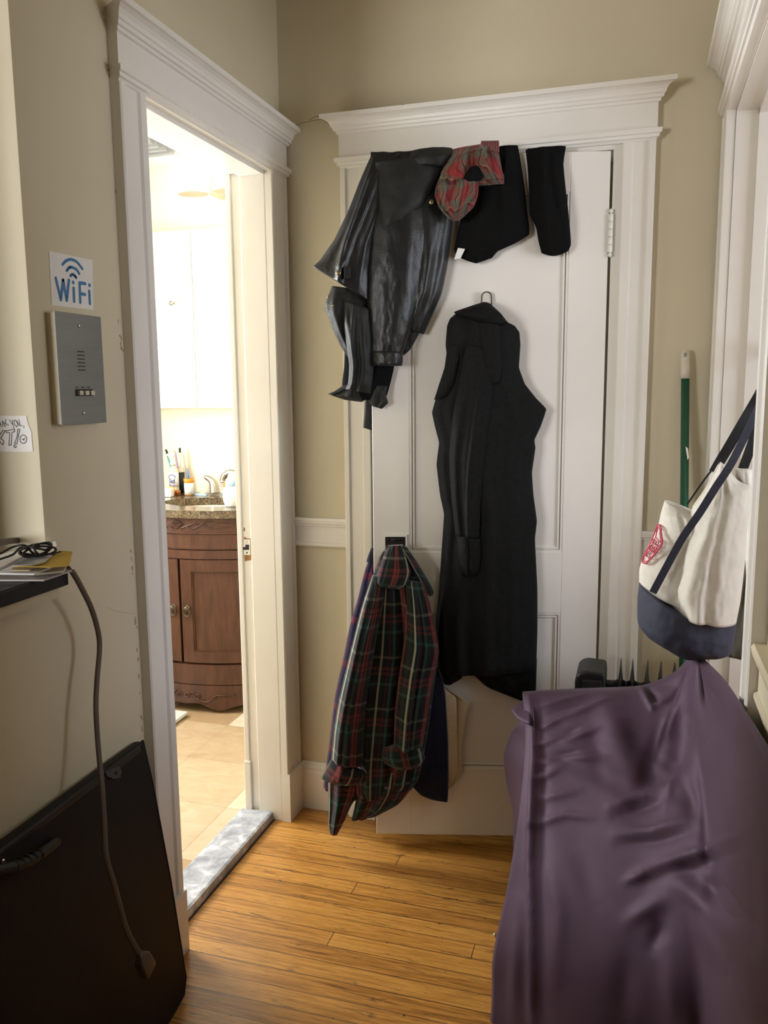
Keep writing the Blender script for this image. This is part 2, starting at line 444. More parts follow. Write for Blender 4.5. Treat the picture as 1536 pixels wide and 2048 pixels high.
bm = B(); box(bm, -3.3, -.14, -1.4, -1.3, 0, H); struct('wall_kitchen', bm, M_room)
bm = B()      # room on the right
box(bm, 3.4, 3.5, -5.4, -1.5, 0, H); box(bm, 3.4, 3.5, -.3, .2, 0, H); box(bm, 3.4, 3.5, -1.5, -.3, 0, 1.0); box(bm, 3.4, 3.5, -1.5, -.3, 2.2, H)
box(bm, 1.46, 3.5, .1, .2, 0, H); box(bm, 1.46, 3.5, -2.6, -2.5, 0, H)
struct('wall_east', bm, M_wall)
bm = B(); box(bm, 1.3, 3.5, 0, .2, -.06, 0); struct('floor_side', bm, M_oak)
bm = B()      # bathroom shell
box(bm, -1.78, -1.68, -1.3, -.55, 0, 2.6); box(bm, -1.78, -1.68, .31, 1.3, 0, 2.6); box(bm, -1.78, -1.68, -.55, .31, 0, 1.08); box(bm, -1.78, -1.68, -.55, .31, 2.15, 2.6)
struct('wall_bathroom', bm, M_bwall)
bm = B(); box(bm, -1.78, -.14, 1.25, 1.35, 0, 2.6); struct('wall_bathroom', bm, M_bwall)
bm = B(); box(bm, -1.78, -.14, -1.3, -1.2, 0, 2.6); struct('wall_bathroom', bm, M_bwall)
bm = B(); box(bm, -1.78, -.14, -1.3, 1.3, 2.55, 2.62); struct('ceiling', bm, M_ceil)
bm = B()
for y0, y1, z0, z1 in ((-.6, -.55, 1.03, 2.2), (.31, .36, 1.03, 2.2), (-.55, .31, 1.03, 1.08), (-.55, .31, 2.15, 2.2), (-.55, .31, 1.6, 1.63)):
    box(bm, -1.70, -1.655, y0, y1, z0, z1)
struct('window_1', bm, M_trim)
bm = B()
for x0, x1, z0, z1 in ((-2.75, -2.65, .87, 2.33), (-.85, -.75, .87, 2.33), (-2.65, -.85, .87, .95), (-2.65, -.85, 2.25, 2.33), (-1.77, -1.73, .95, 2.25)):
    box(bm, x0, x1, -5.42, -5.37, z0, z1)
struct('window_2', bm, M_trim)

# ------------------------------------------------------------------ door casings with headers
HP = [(0, 2.125), (.022, 2.125), (.026, 2.131), (.031, 2.132), (.032, 2.140), (.038, 2.142), (.039, 2.154), (.026, 2.157),     # bed moulding
      (.026, 2.222), (.032, 2.224), (.033, 2.231), (.039, 2.232), (.041, 2.240), (.045, 2.242), (.047, 2.250), (.053, 2.257), (.062, 2.261), (.071, 2.262), (.072, 2.274), (0, 2.274)]
def casing_prof(wd):
    return [(0, 0), (0, .024), (.004, .027), (.016, .027), (.021, .019), (wd-.030, .019), (wd-.025, .025), (wd-.003, .025), (wd, .022), (wd, 0)]
def doorcase(name, F, a0, a1, b0, b1, dz=0.0, plinth=.17, ends=(1, 1), ztop=2.125, pl=(1, 1)):
    """F: frame on the wall; casing legs a0..a1 and b0..b1 along s; header across.  The leg's outer bead is on its outer side."""
    bm = B()
    for k, (s0, s1) in enumerate(((a0, a1), (b0, b1))):
        pr = casing_prof(abs(s1-s0)); sg = 1 if s1 > s0 else -1
        z0 = plinth if pl[k] else 0
        prism(bm, [F.w(s0+sg*q, z0, d) for q, d in pr], (0, 0, ztop+dz-z0))
        if pl[k]: fbox(bm, F, min(s0, s1)-.001, max(s0, s1)+.002, 0, plinth, 0, .031)
    lo, hi = min(a0, b0, a1, b1), max(a0, b0, a1, b1)
    e0 = lambda d: max(0, d-.024)*ends[0]; e1 = lambda d: max(0, d-.024)*ends[1]
    rows = [[F.w(lo-e0(d), z+dz, d), F.w(hi+e1(d), z+dz, d)] for d, z in HP]
    n = len(rows)
    vs = [[bm.verts.new(p) for p in r] for r in rows]
    for i in range(n):
        j = (i+1) % n; bm.faces.new((vs[i][0], vs[i][1], vs[j][1], vs[j][0]))
    bm.faces.new([v[0] for v in vs]); bm.faces.new([v[1] for v in vs][::-1])
    return struct(name, bm, M_trim)
FL = Frame((0, 0, 0), (0, 1, 0))            # left wall, s = +Y, normal +X
FB = Frame((0, 0, 0), (1, 0, 0))            # back wall, s = +X, normal -Y
FR = Frame((RX, 0, 0), (0, -1, 0))          # right wall, s = -Y, normal -X
doorcase('trim_1', FL, -.8965, -.7938, -.011, -.1229, dz=-.012, pl=(1, 1))
doorcase('trim_2', FB, .209, .300, 1.134, 1.046, dz=0.0)
doorcase('trim_3', FR, .012, .095, 1.10, 1.00, dz=.038, ends=(0, 1))
# jambs
bm = B()      # bathroom doorway: jamb with its stop, rabbet and bathroom-side casing
box(bm, -.086, .0, LY1-.0005, LY1+.02, 0, LZ); box(bm, -.134, -.084, LY1+.010, LY1+.03, 0, LZ); box(bm, -.1365, -.118, LY1+.003, LY1+.029, 0, LZ+.006)
box(bm, -.1385, -.114, LY1-.001, LY1+.012, .0, .20)
box(bm, -.14, .0, LY0-.02, LY0+.001, 0, LZ)
box(bm, -.086, .0, LY0, LY1, LZ-.018, LZ+.01); box(bm, -.142, -.084, LY0, LY1, LZ-.008, LZ+.01)
o = struct('trim_4', bm, M_trim); bevel(o, .003, 2)
bm = B()      # closet jamb
box(bm, CX0-.02, CX0+.0, -.004, .12, 0, CZT); box(bm, CX1, CX1+.028, -.012, .12, 0, CZT+.02); box(bm, CX0, CX1, -.012, .12, CZT, CZT+.02)
struct('trim_5', bm, M_trim)
bm = B()      # right doorway jamb with stop
box(bm, RX+.001, 1.49, RY1-.002, RY1+.02, 0, RZ); box(bm, RX+.055, RX+.10, RY1-.012, RY1, 0, RZ); box(bm, RX+.001, 1.49, RY0, RY1, RZ-.01, RZ+.01)
box(bm, RX+.055, RX+.10, RY0, RY1, RZ-.022, RZ); box(bm, RX+.001, 1.49, RY0-.02, RY0+.002, 0, RZ)
struct('trim_6', bm, M_trim)
# chair rails
RAIL = [(0, .936), (.012, .936), (.016, .941), (.016, .948), (.010, .952), (.010, 1.004), (.017, 1.006), (.018, 1.012), (.022, 1.015), (.024, 1.026), (.020, 1.033), (0, 1.033)]
def rail(name, F, s0, s1):
    bm = B(); prism(bm, [F.w(s0, z, d) for d, z in RAIL], F.s*(s1-s0)); return struct(name, bm, M_trim)
rail('trim_7', FB, .016, .209); rail('trim_8', FB, 1.134, 1.316); rail('trim_9', FR, 1.102, 3.2).data.materials[0] = M_wall
BASE = [(0, 0), (.017, 0), (.017, .135), (.014, .14), (.014, .15), (.010, .158), (.006, .17), (0, .17)]
def base(name, F, s0, s1):
    bm = B(); prism(bm, [F.w(s0, z, d) for d, z in BASE], F.s*(s1-s0)); return struct(name, bm, M_trim)
base('baseboard_back', FB, .028, .209); base('baseboard_back_right', FB, 1.136, 1.30); base('baseboard_left', FL, -3.1, -.898); base('baseboard_right', FR, 1.10, 3.2)
# marble threshold
bm = B(); prism(bm, [(-.155, LY0, 0), (-.155, LY0, .02), (-.150, LY0, .024), (-.043, LY0, .030), (-.036, LY0, .026), (-.034, LY0, 0)], (0, LY1-LY0, 0))
o = struct('trim_10', bm, M_marble)
bm = B(); box(bm, -.034, -.0285, LY0, LY1, .0, .002); struct('trim_11', bm, M_grime)

# ================================================================== CLOSET DOOR
HX, HYY = 1.014, -.020
FD = Frame((HX, HYY, 0), (.359-HX, -.19-HYY, 0))
FD.n = -FD.n if FD.n.y > 0 else FD.n
DW, DZ0, DZ1 = .678, .047, 2.108
s_r = FD.sz(1133, 700)[0]; s_l = FD.sz(819, 900)[0]
zu1, zu0 = FD.sz(1133, 384)[1], FD.sz(1115, 1104)[1]
zl1, zl0 = FD.sz(1118, 1226)[1], FD.sz(1010, 1537)[1]
bm = B()
fbox(bm, FD, 0, DW, DZ0, DZ1, -.035, -.009)
for s0, s1, z0, z1 in ((0, s_r, DZ0, DZ1), (s_l, DW, DZ0, DZ1), (s_r, s_l, DZ0, zl0), (s_r, s_l, zl1, zu0), (s_r, s_l, zu1, DZ1)):
    fbox(bm, FD, s0, s1, z0, z1, -.010, 0)
door = obj('door_1', bm, M_door, kind='structure'); bevel(door, .0012, 1)
for z0, z1 in ((zl0, zl1), (zu0, zu1)):
    bm = B()
    for d0, d1, h in ((0, .006, -.0015), (.0095, .0145, -.0035)):
        for s0, s1, a, b in ((s_r+d0, s_r+d1, z0+d0, z1-d0), (s_l-d1, s_l-d0, z0+d0, z1-d0), (s_r+d1, s_l-d1, z0+d0, z0+d1), (s_r+d1, s_l-d1, z1-d1, z1-d0)):
            fbox(bm, FD, s0, s1, a, b, -.0092, h)
    obj('panel_moulding', bm, M_door, door)
# hinge
hz1, hz0 = FD.sz(1216, 428)[1], FD.sz(1214, 505)[1]
bm = B(); hc = FD.w(-.004, 0, .004)
for k in range(5):
    a = hz0+(hz1-hz0)*k/5; b = hz0+(hz1-hz0)*(k+1)/5-.0012
    lathe(bm, [(.0058, a), (.0066, a+.001), (.0066, b-.001), (.0058, b)], (hc.x, hc.y, 0), 14)
for z, sg in ((hz1, 1), (hz0, -1)):
    lathe(bm, [(.003, z), (.003, z+.003*sg), (.0058, z+.005*sg), (.006, z+.009*sg), (.003, z+.013*sg), (.0004, z+.0135*sg)], (hc.x, hc.y, 0), 14)
obj('hinge', bm, M_white, door, True)
# lock plate + knob (the flannel hangs on it)
s0, z1 = FD.sz(811, 1073); s1, z0 = FD.sz(771, 1130)
bm = B(); fbox(bm, FD, s0, s1, z0, z1, 0, .003)
lp = obj('lock_plate', bm, M_iron, door); bevel(lp, .0015)
bm = B()
for a, b, c, d in ((s0-.005, s0, z0, z1+.006), (s1, s1+.005, z0, z1+.006), (s0, s1, z1, z1+.006)): fbox(bm, FD, a, b, c, d, 0, .006)
obj('plate_surround', bm, M_door, door)
bm = B()
for q in (.15, .85):
    p = FD.w(s0+(s1-s0)*q, z1-.008, .003); bmesh.ops.create_uvsphere(bm, u_segments=10, v_segments=6, radius=.004, matrix=Matrix.Translation(p))
fbox(bm, FD, s0+(s1-s0)*.25, s0+(s1-s0)*.75, z1-.012, z1-.006, .003, .0055)
obj('plate_ornament', bm, M_iron, lp, True)
ks, kz = FD.sz(790, 1112)
bm = B(); kp = FD.w(ks, kz, 0)
R0 = Matrix.Translation(kp) @ FD.n.to_track_quat('Z', 'Y').to_matrix().to_4x4()
lathe(bm, [(.012, 0), (.011, .02), (.014, .026), (.024, .033), (.027, .043), (.022, .052), (.005, .055)], (0, 0, 0), 20)
bmesh.ops.transform(bm, matrix=R0, verts=bm.verts); obj('door_knob', bm, M_iron, door, True)
# ------------------------------------------------------------------ coat hook on the door
hs, hz = FD.sz(973, 584)
hook = thing('coat_hook', 'slim metal coat hook screwed to the white closet door above the black coat', 'hook', FD.w(hs, hz-.06, 0))
bm = B()
pts = []
for k in range(9):
    a = PI*k/8; pts.append((.0135*math.cos(a), -.0135+.0135*math.sin(a)))
pts = [(.0165, -.075)] + pts + [(-.0165, -.075)]
prism(bm, [FD.w(hs+x, hz+z, 0) for x, z in pts], FD.n*.004); obj('backplate', bm, mat('satin_silver', (.62, .59, .54), .35, .03, 30), hook)
bm = B(); tube(bm, [FD.w(hs+x*1.02, hz+z, .0045) for x, z in pts], .0016, 8); obj('rim', bm, M_iron, hook, True)
bm = B(); tube(bm, [FD.w(hs, hz-.055, .003), FD.w(hs, hz-.062, .02), FD.w(hs, hz-.058, .040), FD.w(hs, hz-.040, .046)], .005, 10, n=14); obj('prong', bm, M_chrome, hook, True)

# ================================================================== GARMENT TOOL
def rnd(seed):
    r = random.Random(seed); return r
def cloth(F, rows, seed=0, M=48, N=36, folds=6, amp=.35, drift=.35, fine=.0015, back=.5, p=.55, sag=0, wm=None, uv0=(0, 0), lean=0, minn=.004, uvrot=0, bm=None, ridges=(), hollow=True, sagtop=0, fw=(.05, .12), lin=.5):
    """A hanging piece of cloth as a closed, padded shell.  rows: ((xl,yl),(xr,yr),n0,T) top to bottom in picture coordinates; n0 = distance
    of the outline from the door face in metres, T = how far the front swells out."""
    R = rnd(seed)
    fl = [(R.uniform(.03, .97), R.uniform(-drift, drift), R.uniform(*fw), R.uniform(.5, 1)*R.choice((1, 1, -1)), R.random()*6) for _ in range(folds)]
    keys = [(a[0], a[1], b[0], b[1], n, T) for (a, b, n, T) in rows]
    S = catmull(keys, M); Sl = []
    for i in range(M):
        t = i/(M-1)*(len(keys)-1); k = min(int(t), len(keys)-2); f = t-k
        Sl.append(tuple(a+(b-a)*f for a, b in zip(keys[k], keys[k+1])))
    S = [tuple(a*(1-lin)+b*lin for a, b in zip(p, q)) for p, q in zip(S, Sl)]
    bm = bm or B(); lay = bm.loops.layers.uv.verify()
    front, backp, uvs = [], [], []
    vlen = 0; prevc = None; W0 = None
    ox = R.random()*50
    for i, (xl, yl, xr, yr, n0, T) in enumerate(S):
        v = i/(M-1); fr, br, ur = [], [], []
        A = F.pt(xl, yl, n0); Bp = F.pt(xr, yr, n0); wid = (Bp-A).length
        cen = (A+Bp)/2
        if prevc is not None: vlen += (cen-prevc).length
        prevc = cen
        Wd = wm or max(wid, .01)
        edge = min(1, v*6+.12)*1.0
        for j in range(N+1):
            u = j/N
            sg = sag*max(0, (v-.5)*2)**2*math.sin(PI*u) + sagtop*(1-min(1, v*4))**2*math.sin(PI*u)
            t = max(0, math.sin(PI*u))**p
            f = 0
            for (uc, dr, wd, am, ph) in fl:
                c = uc + dr*(v-.3) + .018*math.sin(ph+v*7)
                f += am*math.exp(-((u-c)/wd)**2)
            for (ua, ub, v0, v1, wd, am) in ridges:
                if v0-.15 <= v <= v1+.15:
                    k = (v-v0)/max(1e-6, v1-v0); c = ua+(ub-ua)*k
                    fade = min(1, max(0, (v-v0+.15)/.15))*min(1, max(0, (v1+.15-v)/.15))
                    f += am*fade*math.exp(-((u-c)/wd)**2)
            px, py = xl+(xr-xl)*u, yl+(yr-yl)*u+sg
            q = F.pt(px, py, n0)
            nz = noise.noise(V((q.x*38+ox, q.z*22, seed*3.1)))*fine*2 + noise.noise(V((q.x*120+ox, q.z*60, seed*1.7)))*fine
            d = T*t*(1+amp*f*edge) + nz*min(1, t*2)
            d = max(d, -.6*T*t)
            # keep the outline where it is: displace along the normal, follow the view ray so that the silhouette stays
            fr.append(F.pt(px, py, 0) if False else q + F.n*d)
            bk = max(minn-n0, -back*T*t) if True else 0
            br.append(q + F.n*min(bk, d-.002 if 0 < j < N else bk))
            ur.append(((u-.5)*Wd+uv0[0], -vlen+uv0[1]))
        front.append(fr); backp.append(br); uvs.append(ur)
    rows_f = grid(bm, front, uvs)
    rb = []
    for i in range(M):
        rb.append([rows_f[i][0]] + [bm.verts.new(x) for x in backp[i][1:-1]] + [rows_f[i][-1]])
    for i in range(M-1):
        for j in range(N):
            try: f = bm.faces.new((rb[i][j+1], rb[i][j], rb[i+1][j], rb[i+1][j+1]))
            except ValueError: continue
            for l, (a, b) in zip(f.loops, ((i, j+1), (i, j), (i+1, j), (i+1, j+1))): l[lay].uv = uvs[a][b]
    for i in (0, M-1):       # close the ends (a hem: sunk in a little)
        for j in range(N):
            q = (rows_f[i][j], rows_f[i][j+1], rb[i][j+1], rb[i][j])
            vs = list(dict.fromkeys(q))
            if len(vs) >= 3:
                try: f = bm.faces.new(vs)
                except ValueError: continue
                for l in f.loops: l[lay].uv = uvs[i][j]
    return bm
def saddle(bm, F, xl, xr, ytop_l, ytop_r, n_front, drop_b=.12, th=.006, lift=.004, nseg=26, seed=0):
    "the strip of a garment that goes over the top edge of the door and down behind it"
    sl = F.sz(xl, ytop_l)[0]; sr = F.sz(xr, ytop_r)[0]
    prof = [(n_front, -.03), (n_front, -.006), (n_front*.6, lift+.003), (0, lift+.007), (-.018, lift+.008), (-.036, lift+.006), (-.046, -.004), (-.047, -.03), (-.046, -drop_b)]
    out, inn = [], []
    for i in range(nseg+1):
        s = sl+(sr-sl)*i/nseg
        wv = noise.noise(V((s*30, seed, 0)))*.004
        out.append([F.w(s, DZ1+z+wv*(1 if z > 0 else 0), n+(wv if abs(z) > .02 else 0)) for n, z in prof])
        inn.append([F.w(s, DZ1+min(z-.002 if z > 0 else z, z), n-(th if n > 0 else -th)*(1 if z < .003 else 0)) for n, z in prof])
    a = grid(bm, out); b = grid(bm, [r[::-1] for r in inn])
    return bm
def C(name, parent, mt, F, rows, **k):
    sad = k.pop('sad', None)
    bm = cloth(F, rows, **k)
    if sad: saddle(bm, F, *sad)
    return obj(name, bm, mt, parent, True)
def snap(parent, F, px, py, n, r=.006, mt=None, name='snap_button'):
    p = F.pt(px, py, n); bm = B()
    lathe(bm, [(r, 0), (r, .0012), (r*.8, .0026), (r*.3, .003), (.0003, .003)], (0, 0, 0), 16)
    bmesh.ops.transform(bm, matrix=Matrix.Translation(p) @ F.n.to_track_quat('Z', 'Y').to_matrix().to_4x4(), verts=bm.verts)
    return obj(name, bm, mt or M_brass, parent, True)

# ------------------------------------------------------------------ black leather jacket over the door
jk = thing('leather_jacket', 'shiny black leather jacket slung over the corner of the closet door', 'jacket', FD.w(.56, 1.35, .05))
C('body', jk, M_leather, FD, [((800,308),(902,298),.012,.02),((782,380),(907,372),.016,.03),((778,440),(906,445),.018,.036),((776,520),(896,525),.018,.036),((776,580),(883,588),.017,.034),((777,620),(864,633),.014,.03),((778,650),(848,669),.012,.022)],
  seed=3, folds=3, amp=.35, N=44, M=60, sad=(742, 902, 312, 298, .016), back=.3, ridges=((.78, .62, .25, .9, .07, .5), (.93, .85, .2, .95, .05, .35)), fine=.0009)
C('hem', jk, M_leather, FD, [((744,640),(850,640),.012,.016),((748,672),(838,668),.010,.018),((756,700),(820,700),.008,.014),((788,722),(800,716),.006,.006)], seed=5, M=24, N=24, folds=2, back=.3)
C('front_panel', jk, M_leather, FD, [((741,313),(800,308),.012,.018),((720,360),(792,362),.028,.03),((697,420),(768,430),.04,.036),((668,480),(748,495),.05,.04),((640,520),(742,560),.055,.036),((626,533),(738,603),.058,.028)],
  seed=8, folds=1, amp=.4, N=50, M=60, p=.6, ridges=((.50, .46, .15, 1, .05, .5), (.86, .80, .1, .9, .05, .35), (.3, .22, .4, 1, .10, -.25)), fine=.0008, lin=.92)
C('lower_flap', jk, M_leatherm, FD, [((664,572),(738,585),.035,.02),((652,602),(736,625),.04,.024),((651,618),(736,660),.04,.024),((664,655),(736,700),.036,.024),((680,690),(738,730),.032,.02),((694,712),(740,750),.028,.012)], seed=11, folds=2, amp=.35, M=44, N=30, back=.3)
C('inner_panel', jk, M_leatherm, FD, [((688,600),(742,620),.055,.02),((687,650),(744,668),.056,.026),((692,690),(746,700),.052,.026),((698,730),(748,735),.048,.026),((696,765),(745,768),.044,.024),((690,778),(742,788),.04,.018)], seed=14, folds=2, amp=.5, M=50, N=40, ridges=((.62, .55, .1, 1, .07, .9), (.2, .25, .2, .8, .07, .4)), back=.3)
C('lining', jk, M_blackcloth, FD, [((690,690),(790,700),.02,.02),((688,735),(788,735),.02,.022),((684,768),(782,762),.02,.022),((686,788),(774,790),.02,.018),((705,800),(766,800),.018,.01)], seed=16, M=30, N=30, folds=2, back=.3)
C('waistband', jk, M_leatherm, FD, [((690,768),(740,772),.024,.016),((668,783),(738,788),.022,.022),((655,788),(734,798),.02,.022),((690,800),(724,804),.018,.008)], seed=19, folds=3, amp=.5, M=24, N=34, back=.3, lin=.85)
C('waistband', jk, M_leatherm, FD, [((736,770),(776,772),.024,.016),((736,790),(772,790),.022,.02),((736,801),(777,806),.02,.02),((744,812),(764,818),.018,.008)], seed=20, folds=2, amp=.5, M=24, N=30, back=.3, lin=.85)
C('sleeve', jk, M_leather, FD, [((752,330),(850,322),.028,.026),((746,400),(858,400),.04,.036),((738,460),(856,470),.045,.042),((734,520),(848,540),.046,.044),((731,560),(840,590),.045,.043),((735,620),(828,640),.045,.041),((738,670),(814,682),.045,.036),((739,706),(805,708),.045,.03)],
  seed=23, folds=1, amp=.3, N=50, M=70, p=.5, ridges=((.10, .10, .35, .95, .05, .22), (.16, .10, .55, .75, .06, .25), (.75, .6, .2, .9, .12, .18), (.45, .5, .6, .95, .1, -.12)), fine=.0009, back=.3)
C('cuff', jk, M_leather, FD, [((739,703),(806,704),.045,.033),((740,706),(806,707),.045,.037),((740,718),(806,719),.045,.037),((741,729),(805,729),.045,.037),((742,733),(804,732),.045,.03)], seed=25, folds=2, amp=.1, M=16, N=40, p=.5, back=.3)
C('lapel', jk, M_leatherm, FD, [((748,326),(896,316),.036,.034),((751,360),(876,362),.048,.036),((755,400),(846,412),.058,.034),((760,440),(806,446),.066,.026),((764,462),(772,464),.070,.008)], seed=27, folds=0, amp=.1, N=30, M=36, fine=.0008, back=.2)
C('collar', jk, M_leatherm, FD, [((822,303),(905,297),.03,.026),((818,320),(905,312),.05,.03),((826,331),(890,333),.058,.022),((845,334),(866,334),.06,.01)], seed=28, folds=1, amp=.2, M=20, N=24)
C('belt_strap', jk, M_leatherm, FD, [((730,795),(748,795),-.055,.006),((728,830),(748,830),-.055,.006),((726,855),(748,862),-.055,.006)], seed=30, folds=1, M=14, N=8, minn=-.2)
bm = B(); fbox(bm, FD, FD.sz(702, 560, .105)[0], FD.sz(688, 560, .105)[0], FD.sz(695, 558, .105)[1], FD.sz(695, 534, .105)[1], .092, .107)
o = obj('belt_loop', bm, M_leather, jk); bevel(o, .002)
for px, py, n, r in ((863,404,.068,.0075), (677,546,.108,.0075), (657,594,.056,.004), (666,611,.064,.004)): snap(jk, FD, px, py, n, r)

# ------------------------------------------------------------------ red plaid shorts
rp = thing('plaid_shorts', 'crumpled red and grey plaid shorts with elastic waist, hung over the closet door top', 'shorts', FD.w(.37, 1.8, .05))
C('shorts_top', rp, M_redplaid, FD, [((902,300),(994,289),.03,.02),((892,326),(999,312),.055,.03),((881,350),(1004,340),.066,.03),((898,366),(1008,352),.066,.028),((955,372),(1008,368),.06,.014)], seed=41, folds=3, amp=.6, wm=.2, M=50, N=56, sad=(902, 992, 300, 289, .03), back=.2,
  ridges=((.18, .02, .1, .9, .07, .9), (.45, .30, 0, .7, .06, .8), (.62, .86, 0, .9, .06, 1.1), (.86, .95, 0, 1, .05, .9), (.55, .5, .4, 1, .10, -.8)))
C('shorts_leg', rp, M_redplaid, FD, [((884,344),(950,354),.066,.022),((872,372),(957,368),.078,.03),((870,392),(956,390),.078,.032),((878,415),(948,413),.076,.028),((893,432),(934,428),.072,.02),((908,443),(920,440),.068,.006)], seed=43, folds=2, amp=.6, wm=.16, uv0=(.11, .07), M=46, N=46, back=.2,
  ridges=((.08, .3, .1, .9, .07, .9), (.5, .3, .0, .5, .09, -.7), (.9, .6, .2, .9, .07, .8)))
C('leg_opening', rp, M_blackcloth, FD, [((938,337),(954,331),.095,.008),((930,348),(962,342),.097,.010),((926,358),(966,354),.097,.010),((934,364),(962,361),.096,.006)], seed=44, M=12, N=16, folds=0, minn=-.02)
bm = B()
p0 = FD.sz(962, 296); p1 = FD.sz(993, 290)
for k in range(9):
    s = p0[0]+(p1[0]-p0[0])*k/8
    tube(bm, [FD.w(s, p0[1]-.028, .058), FD.w(s, p0[1]-.010, .052), FD.w(s, p0[1]+.006, .038), FD.w(s, DZ1+.008, .0), FD.w(s, DZ1+.006, -.03)], .0030, 7, n=12)
obj('elastic_waistband', bm, mat('maroon_elastic', (.20, .07, .07), .8), rp, True)

# ------------------------------------------------------------------ black shirt over the door
bs = thing('black_shirt', 'black cotton shirt with small white care tag folded over the closet door top', 'shirt', FD.w(.25, 1.75, .03))
C('body', bs, M_blackcloth, FD, [((990,296),(1036,292),.012,.018),((960,340),(1043,332),.016,.022),((935,385),(1050,380),.016,.024),((922,430),(1055,430),.016,.026),((913,475),(1059,455),.015,.024),((908,500),(1058,470),.012,.02),((914,513),(1030,487),.012,.016),((938,523),(995,503),.012,.014),((952,527),(984,516),.012,.008)],
  seed=51, folds=4, amp=.35, M=56, N=44, sad=(944, 1033, 298, 292, .012), lin=.8, back=.3)
C('sleeve', bs, M_blackcloth, FD, [((1051,300),(1132,293),.014,.018),((1055,335),(1127,328),.02,.03),((1058,385),(1132,382),.024,.034),((1060,430),(1137,425),.024,.034),((1072,455),(1140,456),.024,.034),((1077,484),(1142,488),.02,.03),((1083,506),(1137,502),.016,.018)],
  seed=53, folds=3, amp=.25, sag=7, M=50, N=36, sad=(1056, 1127, 300, 293, .012))
bm = B()
q = [FD.pt(x, y, .034) for x, y in ((916,496),(930,498),(921,517),(908,519))]
prism(bm, q, FD.n*.0012); obj('care_tag', bm, M_paper, bs)

# ------------------------------------------------------------------ long black coat on the hook
ct = thing('black_coat', 'long black coat hanging from the metal hook on the closet door', 'coat', FD.w(.25, .8, .04))
C('body', ct, M_coat, FD, [((948,618),(996,624),.02,.03),((912,627),(1016,645),.016,.04),((900,637),(1030,652),.016,.045),((894,652),(1039,665),.014,.05),((891,690),(1041,690),.014,.052),((896,733),(1038,735),.016,.05),((884,765),(1050,768),.016,.05),((872,795),(1072,796),.016,.05),((864,825),(1093,818),.016,.052),((869,850),(1082,852),.016,.054),((878,885),(1069,880),.016,.056),((875,910),(1071,896),.016,.057),((873,930),(1064,945),.016,.058),((880,990),(1067,990),.016,.06),((888,1028),(1074,1042),.016,.06),((884,1090),(1070,1078),.016,.06),((878,1180),(1075,1180),.016,.06),((872,1255),(1075,1260),.016,.06),((876,1330),(1073,1325),.016,.056),((880,1345),(1073,1337),.016,.05)],
  seed=61, folds=5, amp=.20, drift=.1, N=64, M=150, p=.45, fine=.001, lin=.85, back=.2, fw=(.04, .10), ridges=((.30, .20, .35, 1, .04, .3), (.52, .56, .05, .95, .05, -.3), (.70, .74, .1, .9, .04, .3), (.88, .80, .35, .7, .03, .3), (.40, .36, .05, .4, .05, .25)))
C('front_hem', ct, M_coat, FD, [((880,1322),(926,1322),.014,.028),((881,1345),(925,1347),.014,.028),((888,1368),(924,1355),.012,.02),((896,1370),(910,1363),.012,.01)], seed=63, M=20, N=16, folds=1, lin=.9)
C('back_hem', ct, M_coat, FD, [((945,1318),(1074,1318),.012,.03),((948,1350),(1073,1345),.012,.03),((974,1374),(1072,1375),.012,.026),((1014,1390),(1071,1392),.01,.02),((1036,1399),(1069,1402),.01,.01)], seed=64, M=26, N=30, folds=2, lin=.8)
C('shoulder_flap', ct, M_coat, FD, [((895,690),(925,690),.05,.01),((889,735),(918,740),.05,.016),((876,775),(912,772),.046,.016),((868,800),(896,792),.044,.008)], seed=66, M=30, N=20, folds=0, lin=.9, back=.2)
C('lapel', ct, M_coat, FD, [((958,640),(1000,640),.06,.02),((962,690),(1002,690),.066,.02),((965,730),(1003,735),.068,.018),((970,772),(1000,762),.066,.014),((974,778),(986,772),.064,.004)], seed=69, M=26, N=20, folds=1, amp=.2, back=.2, lin=.8)
C('collar', ct, M_coat, FD, [((966,604),(980,607),.035,.012),((938,613),(1001,626),.05,.034),((908,624),(1012,640),.052,.044),((918,632),(1017,646),.055,.042),((945,642),(1008,650),.06,.03),((970,650),(998,652),.06,.01)], seed=71, M=34, N=36, folds=0, amp=.15, fine=.0006, back=.2)
C('sleeve', ct, M_coat, FD, [((932,690),(985,695),.066,.01),((918,760),(988,765),.066,.022),((906,830),(982,835),.066,.03),((899,900),(974,900),.066,.036),((899,940),(968,945),.066,.038),((903,1000),(962,1005),.066,.036),((911,1070),(959,1076),.066,.032)],
  seed=73, folds=1, amp=.3, drift=.1, M=70, N=44, p=.5, fine=.0008, ridges=((.60, .50, .1, .95, .05, .7), (.15, .1, .4, 1, .08, .3)), back=.2)
C('cuff', ct, M_coat, FD, [((913,1068),(962,1077),.064,.038),((914,1088),(962,1094),.064,.04),((916,1106),(962,1112),.064,.039),((921,1132),(959,1138),.064,.032),((930,1152),(952,1149),.066,.016)], seed=75, folds=1, amp=.2, M=24, N=32, back=.2)

